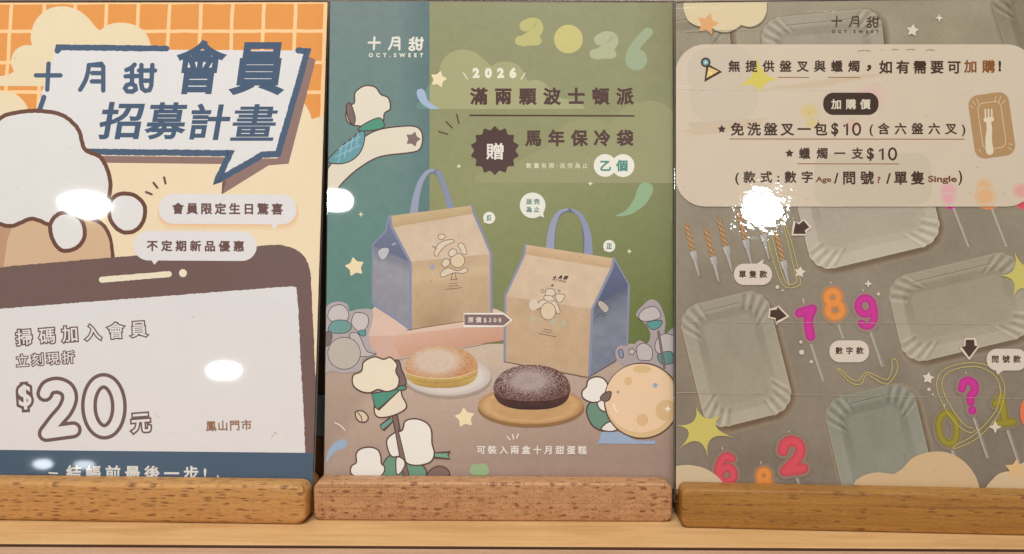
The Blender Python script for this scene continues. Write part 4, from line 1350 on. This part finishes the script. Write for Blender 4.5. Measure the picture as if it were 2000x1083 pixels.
def numeral(ch, bx, col, rot, glow, label, pin=True, sx=None, bold=.30):
    p = Part('number_candle', sh, None, label)
    x0, y0, x1, y1 = bx
    cx = (x0 + x1) / 2
    if pin:
        s_ = Part('candle_stick', sh, p)
        L = sx or 78
        a = (cx + 4, y1 - 6)
        s_.stroke([(a[0] + 2, a[1]), (a[0] + L * .34 + 2, a[1] + L)], 6, (146, 136, 122))
        s_.stroke([a, (a[0] + L * .34, a[1] + L)], 4.6, (172, 162, 148), w1=3)
        s_.stroke([(a[0] - 1.2, a[1]), (a[0] + L * .34 - 1.2, a[1] + L)], 1.2, (196, 186, 172))
    p.stroke([(cx - 4, y0 + 4), (cx - 7, y0 - 10)], 2.2, (206, 192, 172))
    w = (x1 - x0) * bold
    paths = digit_paths(ch, (x0, y0, x1, y1), w, rot)
    cv = np.array(col, float)
    for ww, c in [(w + 14 - 2.8 * i_, ink_mix(bgc((y0 + y1) / 2), glow, .06 + .36 * (i_ / 4) ** 1.4)) for i_ in range(5)] + [(w + .8, tuple(cv * .84)), (w - 1.6, tuple(cv * .95)), (w - 4, col), (w * .45, tuple(np.clip(cv * 1.02 + 3, 0, 255)))]:
        for q, cl_ in paths: p.stroke(q, ww, c, closed=cl_)
    return p


MAG, ORA, OLV, COR = (198, 44, 142), (224, 140, 66), (150, 138, 44), (212, 80, 92)
# candles partly hidden by the notice
for x, c, gl in ((1856, MAG, (210, 120, 160)), (1930, ORA, (214, 150, 110)), (2003, COR, (214, 130, 120))):
    q = Part('number_candle', sh, None, 'pictured candle mostly hidden by the notice')
    s_ = Part('candle_stick', sh, q)
    s_.stroke([(x + 4, 400), (x + 36, 482)], 4.6, (176, 164, 148), w1=3); s_.stroke([(x + 2.6, 400), (x + 34.6, 482)], 1.3, (198, 186, 168))
    rx = 19 if c != MAG else 9
    q.disc(x, 396, rx + 4, 14, gl); q.disc(x, 396, rx, 13, c)
numeral('7', R2.box(722, 668, 848, 872), MAG, 0, (196, 110, 140), 'magenta 7 candle', sx=84, bold=.40)
numeral('8', R2.box(873, 572, 1003, 762), ORA, -.12, (220, 150, 100), 'orange 8 candle', sx=40, bold=.36)
numeral('9', R2.box(1055, 616, 1182, 808), MAG, -.08, (196, 110, 140), 'magenta 9 candle', sx=78, bold=.31)
numeral('0', R3.box(1417, 325, 1545, 520), OLV, -.15, (146, 132, 90), 'olive 0 candle', sx=60, bold=.26)
numeral('1', R3.box(1705, 232, 1838, 415), OLV, -.14, (146, 132, 90), 'olive 1 candle', sx=90)
numeral('?', R3.box(1537, 155, 1652, 350), MAG, -.12, (180, 110, 130), 'magenta question mark candle', sx=90, bold=.35)
numeral('6', R3.box(252, 550, 380, 725), COR, -.05, (200, 130, 120), 'coral 6 candle', pin=False, bold=.34)
numeral('8', R3.box(468, 624, 568, 770), ORA, 0, (206, 150, 110), 'orange 8 candle cut off by the block', pin=False, bold=.38)
numeral('2', R3.box(588, 464, 745, 670), COR, -.08, (200, 130, 120), 'coral 2 candle', sx=24, bold=.34)
q = Part('number_candle', sh, None, 'orange candle at the right edge'); q.disc(2004, 806, 12, 26, (226, 120, 80))


def thin_candle(tip, col=(178, 122, 62)):
    p = Part('twisted_candle', sh)
    x, y = tip
    d = np.array((.238, .97)); nn = np.array((-d[1], d[0]))
    P = lambda s_, t=0: tuple(np.array((x, y)) + d * s_ + nn * t)
    p.stroke([P(8, -2), P(110, -2.4)], 6, (140, 125, 98))
    n = 60
    U = np.linspace(0, 60, n)
    wv = np.clip(U / 12, .12, 1) * 4.4
    pts = np.vstack([[P(u, w_) for u, w_ in zip(U, wv)], [P(u, 0) for u in U], [P(u, -w_) for u, w_ in zip(U, wv)]])
    ph = np.concatenate([U * .55 + 2.9, U * .55, U * .55 - 2.9])
    c = colmix((132, 88, 46), (210, 168, 118), .5 + .5 * np.sin(ph))
    fs = [(i, n + i, n + i + 1, i + 1) for i in range(n - 1)] + [(n + i, 2 * n + i, 2 * n + i + 1, n + i + 1) for i in range(n - 1)]
    p.raw(sh.loc(pts), fs, c); sh.up()
    h = Part('candle_holder', sh, p)
    h.stroke([P(62), P(76)], 12, (170, 164, 160), cap=False); h.stroke([P(61), P(69)], 13, (178, 172, 168), cap=False); h.stroke([P(61, 2.5), P(75, 2.5)], 2.5, (192, 186, 182), cap=False)
    h.stroke([P(76), P(113)], 8, (168, 162, 156), w1=2.2, cap=False); h.stroke([P(76, 1.5), P(108, .6)], 2, (188, 182, 176), w1=1, cap=False)


for t in ((110, 205), (220, 235), (293, 178), (402, 140), (500, 110), (612, 258)): thin_candle(R2(t)[0])

# yellow hand drawn loops
YL = (206, 190, 96)
lp = Part('yellow_scribble', sh)
for q in (((645, 180), (690, 290), (725, 420), (750, 540), (735, 568), (690, 578), (650, 560), (615, 480), (575, 340), (570, 300)), ((652, 215), (672, 290), (705, 430), (728, 535), (712, 556), (680, 556), (660, 530), (628, 430), (600, 320), (592, 280))):
    lp.stroke(sm(R2(*q), False), 1.4, YL)
lp = Part('yellow_scribble', sh)
for q in (((900, 108), (930, 145), (975, 185), (1025, 190), (1045, 150), (1062, 140), (1100, 165), (1160, 190), (1200, 150), (1218, 100), (1205, 60), (1188, 65), (1188, 110), (1165, 165), (1110, 148), (1060, 128), (1035, 140), (1015, 170), (975, 165), (925, 120), (905, 105)),):
    lp.stroke(sm(R3(*q), False), 1.4, YL)
lp = Part('yellow_scribble', sh)
q = ((1625, 432), (1600, 445), (1550, 420), (1480, 340), (1430, 240), (1425, 170), (1460, 115), (1540, 85), (1640, 80), (1730, 115), (1775, 190), (1775, 260), (1740, 360), (1640, 470), (1530, 525), (1515, 515), (1620, 455), (1720, 350), (1755, 260), (1752, 195), (1715, 135), (1640, 100), (1545, 105), (1475, 135), (1450, 185), (1465, 250), (1510, 330), (1570, 405), (1612, 422))
lp.stroke(sm(R3(*q), False), 1.4, YL)

# bursts, stars, dots


def spiky(p, cx, cy, tips, r, col):
    out = []
    m = len(tips)
    for i in range(m):
        a = np.array(tips[i], float); b = np.array(tips[(i + 1) % m], float)
        mid = np.array((cx, cy)) + ((a + b) / 2 - np.array((cx, cy))) * r
        for t in np.linspace(0, 1, 9)[:-1]:
            out.append(tuple((1 - t) ** 2 * a + 2 * t * (1 - t) * mid + t * t * b))
    p.poly(out, col)


yb = Part('yellow_burst', sh); spiky(yb, *R3((190, 420))[0], R3((158, 300), (305, 345), (365, 472), (222, 572), (66, 535), (52, 406)), .05, (206, 193, 108))
yb = Part('yellow_burst', sh); spiky(yb, *R2((1985, 510))[0], R2((1938, 365), (2060, 420), (2100, 520), (2040, 640), (1925, 645), (1855, 510)), .05, (204, 190, 104))
for f, x, y, R in ((R2, 748, 490, 12), (R3, 1378, 158, 12.5), (R1, 1306, 162, 13)): Part('star', sh).poly(ngon_star(*f((x, y))[0], R, R * .5, 5, .15), (222, 208, 190))
for f, x, y, r in ((R1, 1447, 97, 8), (R2, 1128, 555, 8), (R2, 1185, 612, 5), (R3, 1730, 415, 13), (R3, 1495, 672, 6)): diamond(Part('sparkle', sh), *f((x, y))[0], r, (222, 208, 190))
for f, x, y, r in ((R2, 622, 573, 3.6), (R2, 651, 592, 2), (R2, 753, 879, 3.2), (R2, 757, 936, 5), (R2, 811, 989, 3.2), (R3, 1382, 218, 3.4), (R3, 1402, 244, 2)): Part('dot', sh).disc(*f((x, y))[0], r, r, (216, 202, 184), 0, 16)

# arrows
for f, pts in ((R2, ((712, 276), (726, 212), (742, 226), (768, 205), (797, 240), (772, 258), (782, 276))), (R2, ((585, 704), (622, 700), (622, 684), (672, 735), (612, 764), (614, 744), (582, 738))), (R2, ((1672, 868), (1716, 868), (1718, 902), (1736, 902), (1690, 962), (1650, 905), (1670, 903)))):
    ar = Part('arrow', sh); q = f(*pts)
    ar.stroke(q, 7, (222, 206, 186), closed=True); ar.poly(q, (72, 48, 36)); ar.stroke(q, 1, (72, 48, 36), closed=True)

# candle name bubbles
for f, bx, tail, t, tb in ((R2, (380, 443, 592, 562), ((505, 446), (545, 417), (541, 450)), '單隻款', (408, 480, 566, 523)), (R2, (912, 870, 1132, 992), None, '數字款', (945, 906, 1103, 948)), (R2, (1787, 917, 2012, 1038), ((1838, 1034), (1846, 1062), (1886, 1034)), '問號款', (1816, 953, 1978, 996))):
    b = Part('speech_bubble', sh)
    b.poly(rrect(*f.box(*bx), 20), (218, 204, 188))
    if tail: b.poly(f(*tail), (218, 204, 188))
    q = Part('lettering', sh, b); q.text(t, f.box(*tb), (80, 48, 32), .022)

# cream clouds along the bottom and in the top corner
cb = Part('cloud', sh); cb.poly(R3((-20, 740), (-20, 640)) + list(sm(R3((40, 622), (120, 614), (200, 630), (260, 665), (305, 710)), False)) + R3((310, 760)), (212, 190, 156))
cb = Part('cloud', sh); cb.poly(R3((960, 780), (1000, 690)) + list(sm(R3((1005, 690), (1050, 665), (1110, 653), (1160, 658), (1195, 662)), False)) + list(sm(R3((1200, 660), (1240, 635), (1300, 575), (1395, 545), (1490, 552), (1570, 600), (1625, 670), (1650, 740)), False)) + R3((1660, 800)), (210, 180, 138))
cb = Part('cloud', sh); cb.poly(R3((1650, 800), (1685, 725)) + list(sm(R3((1690, 718), (1750, 660), (1830, 640), (1860, 610)), False)) + R3((1900, 590), (2060, 580), (2060, 800)), (212, 188, 150))
so = Part('star', sh); so.poly(ngon_star(*R3((1838, 640))[0], 23, 12, 5, .1, False), (220, 184, 130))
cb = Part('cloud', sh)
q = R1((95, 10), (95, 40)) + list(sm(R1((97, 60), (120, 110), (170, 138), (215, 140), (240, 146)), False)) + list(sm(R1((245, 148), (280, 166), (330, 168), (375, 150), (398, 132)), False)) + list(sm(R1((400, 133), (450, 142), (500, 120), (530, 75), (535, 30)), False)) + R1((535, 10))
cb.poly([(x + 1.5, y + 2) for x, y in q], (140, 128, 106)); cb.poly(q, (222, 202, 162))
so = Part('star', sh); so.poly(ngon_star(*R1((222, 128))[0], 23, 11.5, 5, .25, False), (226, 166, 110))

# the notice
no = Part('notice_panel', sh)
no.poly(rrect(1319, 87, 2024, 404, 58), NOTE)


def ghost(pts, t, c): no.poly(pts, ink_mix(NOTE, c, t))


ghost(rrect(1345, 92, 1478, 236, 40, -.1), .16, (176, 170, 160)); ghost([(1338, 240), (1470, 232), (1440, 250), (1360, 256)], .2, (170, 150, 120))
ghost(rrect(1590, 300, 1820, 403, 30, -.02), .18, (165, 160, 138))
ghost([(1470, 176), (1650, 150), (1760, 140), (1600, 172)], .18, (190, 150, 100))
ghost([(1330, 255), (1500, 230), (1480, 250), (1360, 265)], .2, (190, 150, 100))
spiky(no, *R1((492, 400))[0], R1((480, 290), (520, 372), (600, 425), (505, 495), (380, 460), (460, 380)), .35, ink_mix(NOTE, (218, 200, 60), .7))
for x, y, r, c, t in ((1100, 500, 20, (236, 140, 170), .35), (1075, 520, 26, (236, 140, 170), .2), (760, 590, 15, (222, 190, 80), .4), (775, 650, 12, (222, 190, 80), .35), (980, 660, 13, (226, 150, 130), .25), (1495, 1010, 14, (240, 130, 170), .4), (1495, 1050, 12, (240, 130, 170), .45), (1685, 985, 14, (236, 160, 90), .45), (1690, 1040, 18, (236, 160, 90), .5), (1880, 1010, 14, (232, 120, 120), .4)):
    X, Y = R1((x, y))[0]
    no.disc(X, Y, r * 1.25, r * 1.1, ink_mix(NOTE, c, t * .5)); no.disc(X, Y, r * .8, r * .75, ink_mix(NOTE, c, t))
TX = (70, 48, 34)
ic = Part('party_hat_icon', sh, no)
q = R1((222, 345), (290, 380), (210, 425)); ic.poly(q, (226, 194, 130)); ic.stroke(q, 4.6, TX, closed=True); ic.poly(ngon_star(*R1((238, 388))[0], 6, 3, 5), (240, 216, 120))
X, Y = R1((212, 331))[0]; ic.disc(X, Y, 9.5, 9.5, TX); ic.disc(X, Y, 6, 6, (110, 160, 166)); ic.poly(ngon_star(X, Y, 4.5, 2, 8), (200, 214, 206))
le = Part('lettering', sh, no)
le.text('無提供盤叉與蠟燭', R1.box(331, 320, 1026, 392), TX, .02)
le.text('，', R1.box(1062, 344, 1088, 378), TX, .02)
le.text('如有需要可', R1.box(1128, 320, 1560, 392), TX, .02)
le.text('加購', R1.box(1577, 318, 1742, 388), (136, 84, 36), .02)
le.text('!', R1.box(1760, 322, 1774, 380), TX, .04)
for a in ((593, 758, 410), (860, 1027, 410)): le.stroke(R1((a[0], a[2]), (a[1], a[2] + 1)), 1.6, (150, 100, 52))
pi_ = Part('price_pill', sh, no); pi_.poly(rrect(*R1.box(833, 491, 1126, 609), 20), (64, 46, 36))
le2 = Part('pill_lettering', sh, no); le2.text('加購價', R1.box(875, 525, 1085, 580), (220, 208, 184), .016)
le.text('免洗盤叉一包', R1.box(343, 648, 856, 720), TX, .018); le.text('$', R1.box(876, 650, 914, 722), TX, .018)
le.stroke(R1((945, 667), (960, 655), (960, 712)), 4, TX); le.stroke(arc(*R1((1010, 684))[0], 7, 11, 0, 2 * pi, 24)[:-1], 4, TX, closed=True)
le.text('(含六盤六叉)', R1.box(1078, 650, 1585, 722), TX, .016)
le.poly(ngon_star(*R1((297, 684))[0], 9, 4.4, 5), TX)
le.stroke(R1((340, 736), (1580, 737)), 1.7, (150, 100, 52))
le.text('蠟燭一支', R1.box(705, 782, 1046, 850), TX, .018); le.text('$', R1.box(1064, 782, 1102, 852), TX, .018)
le.stroke(R1((1133, 798), (1148, 786), (1148, 842)), 4, TX); le.stroke(arc(*R1((1200, 815))[0], 7, 11, 0, 2 * pi, 24)[:-1], 4, TX, closed=True)
le.poly(ngon_star(*R1((655, 812))[0], 9, 4.4, 5), TX)
le.stroke(R1((700, 867), (1232, 868)), 1.7, (150, 100, 52))
le.text('(款式:數字', R1.box(368, 905, 778, 978), TX, .018)
le.text('Age', R1.box(793, 935, 876, 972), (120, 74, 56), .02, fit=False)
le.text('/問號', R1.box(890, 905, 1102, 978), TX, .018)
le.text('?', R1.box(1118, 934, 1137, 970), (140, 74, 56), .012)
le.text('/單隻', R1.box(1166, 905, 1370, 978), TX, .018)
le.text('Single', R1.box(1388, 930, 1540, 974), (120, 74, 56), .02, fit=False)
le.text(')', R1.box(1548, 903, 1568, 980), TX, .018)
pk = Part('plate_and_fork_icon', sh, no)
rx = R1.box(1617, 495, 1833, 833); c_ = (180, 142, 98)
pk.poly(rrect(*rx, 20, -.14), c_)
x0, y0, x1, y1 = rx
q = rrect(x0 + 17, y0 + 17, x1 - 17, y1 - 17, 12, -.14); pk.stroke(q, 1.3, (222, 200, 166), closed=True)
for (a, b) in (((1608, 560), (1628, 570)), ((1622, 535), (1640, 556)), ((1645, 522), (1655, 548)), ((1745, 512), (1742, 540)), ((1772, 512), (1762, 540)), ((1795, 530), (1780, 550)), ((1655, 790), (1668, 805)), ((1835, 765), (1815, 762)), ((1830, 795), (1812, 780))): pk.stroke(R1(a, b), 1.2, (222, 200, 166))
FK = (226, 210, 182)
pk.stroke(sm(R1((1708, 640), (1712, 690), (1708, 740), (1714, 800)), False), 9, FK, w1=15)
for x in (1690, 1707, 1724): pk.stroke(R1((x, 580), (x + 2, 640)), 3, FK)
pk.stroke(R1((1693, 635), (1725, 632)), 9, FK)
dk = Part('dust_and_marks', sh); dk.o['kind'] = 'stuff'
for i in range(46):
    x, y = rng.uniform(1325, 1998), rng.uniform(20, 930)
    dk.disc(x, y, rng.uniform(.4, 1.1), rng.uniform(.4, .8), (92, 78, 62), rng.uniform(0, 3), 8)
for y0_, y1_, xa, xb in ((174, 177, 1330, 1660), (629, 633, 1322, 1990), (767, 779, 1322, 1998), (62, 58, 1340, 1480)):  # highlights along the film creases, painted as broken pale strokes
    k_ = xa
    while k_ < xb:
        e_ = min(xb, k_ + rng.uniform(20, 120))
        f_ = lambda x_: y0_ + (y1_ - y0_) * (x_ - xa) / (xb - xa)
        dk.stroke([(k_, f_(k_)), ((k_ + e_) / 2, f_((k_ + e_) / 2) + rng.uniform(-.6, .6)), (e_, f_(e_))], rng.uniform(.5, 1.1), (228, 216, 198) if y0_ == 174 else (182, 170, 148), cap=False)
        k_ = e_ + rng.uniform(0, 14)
for x, y, w_ in ((1050, 268, 12), (1215, 262, 7), (1295, 262, 9), (1400, 265, 8)):
    X, Y = R1((x, y))[0]; dk.stroke([(X - w_, Y + 1), (X, Y - .6), (X + w_, Y + .8)], 1.2, (170, 146, 112))

for sh in SHEETS:
    for p in sh.parts:
        p.finish()
bpy.context.view_layer.update()
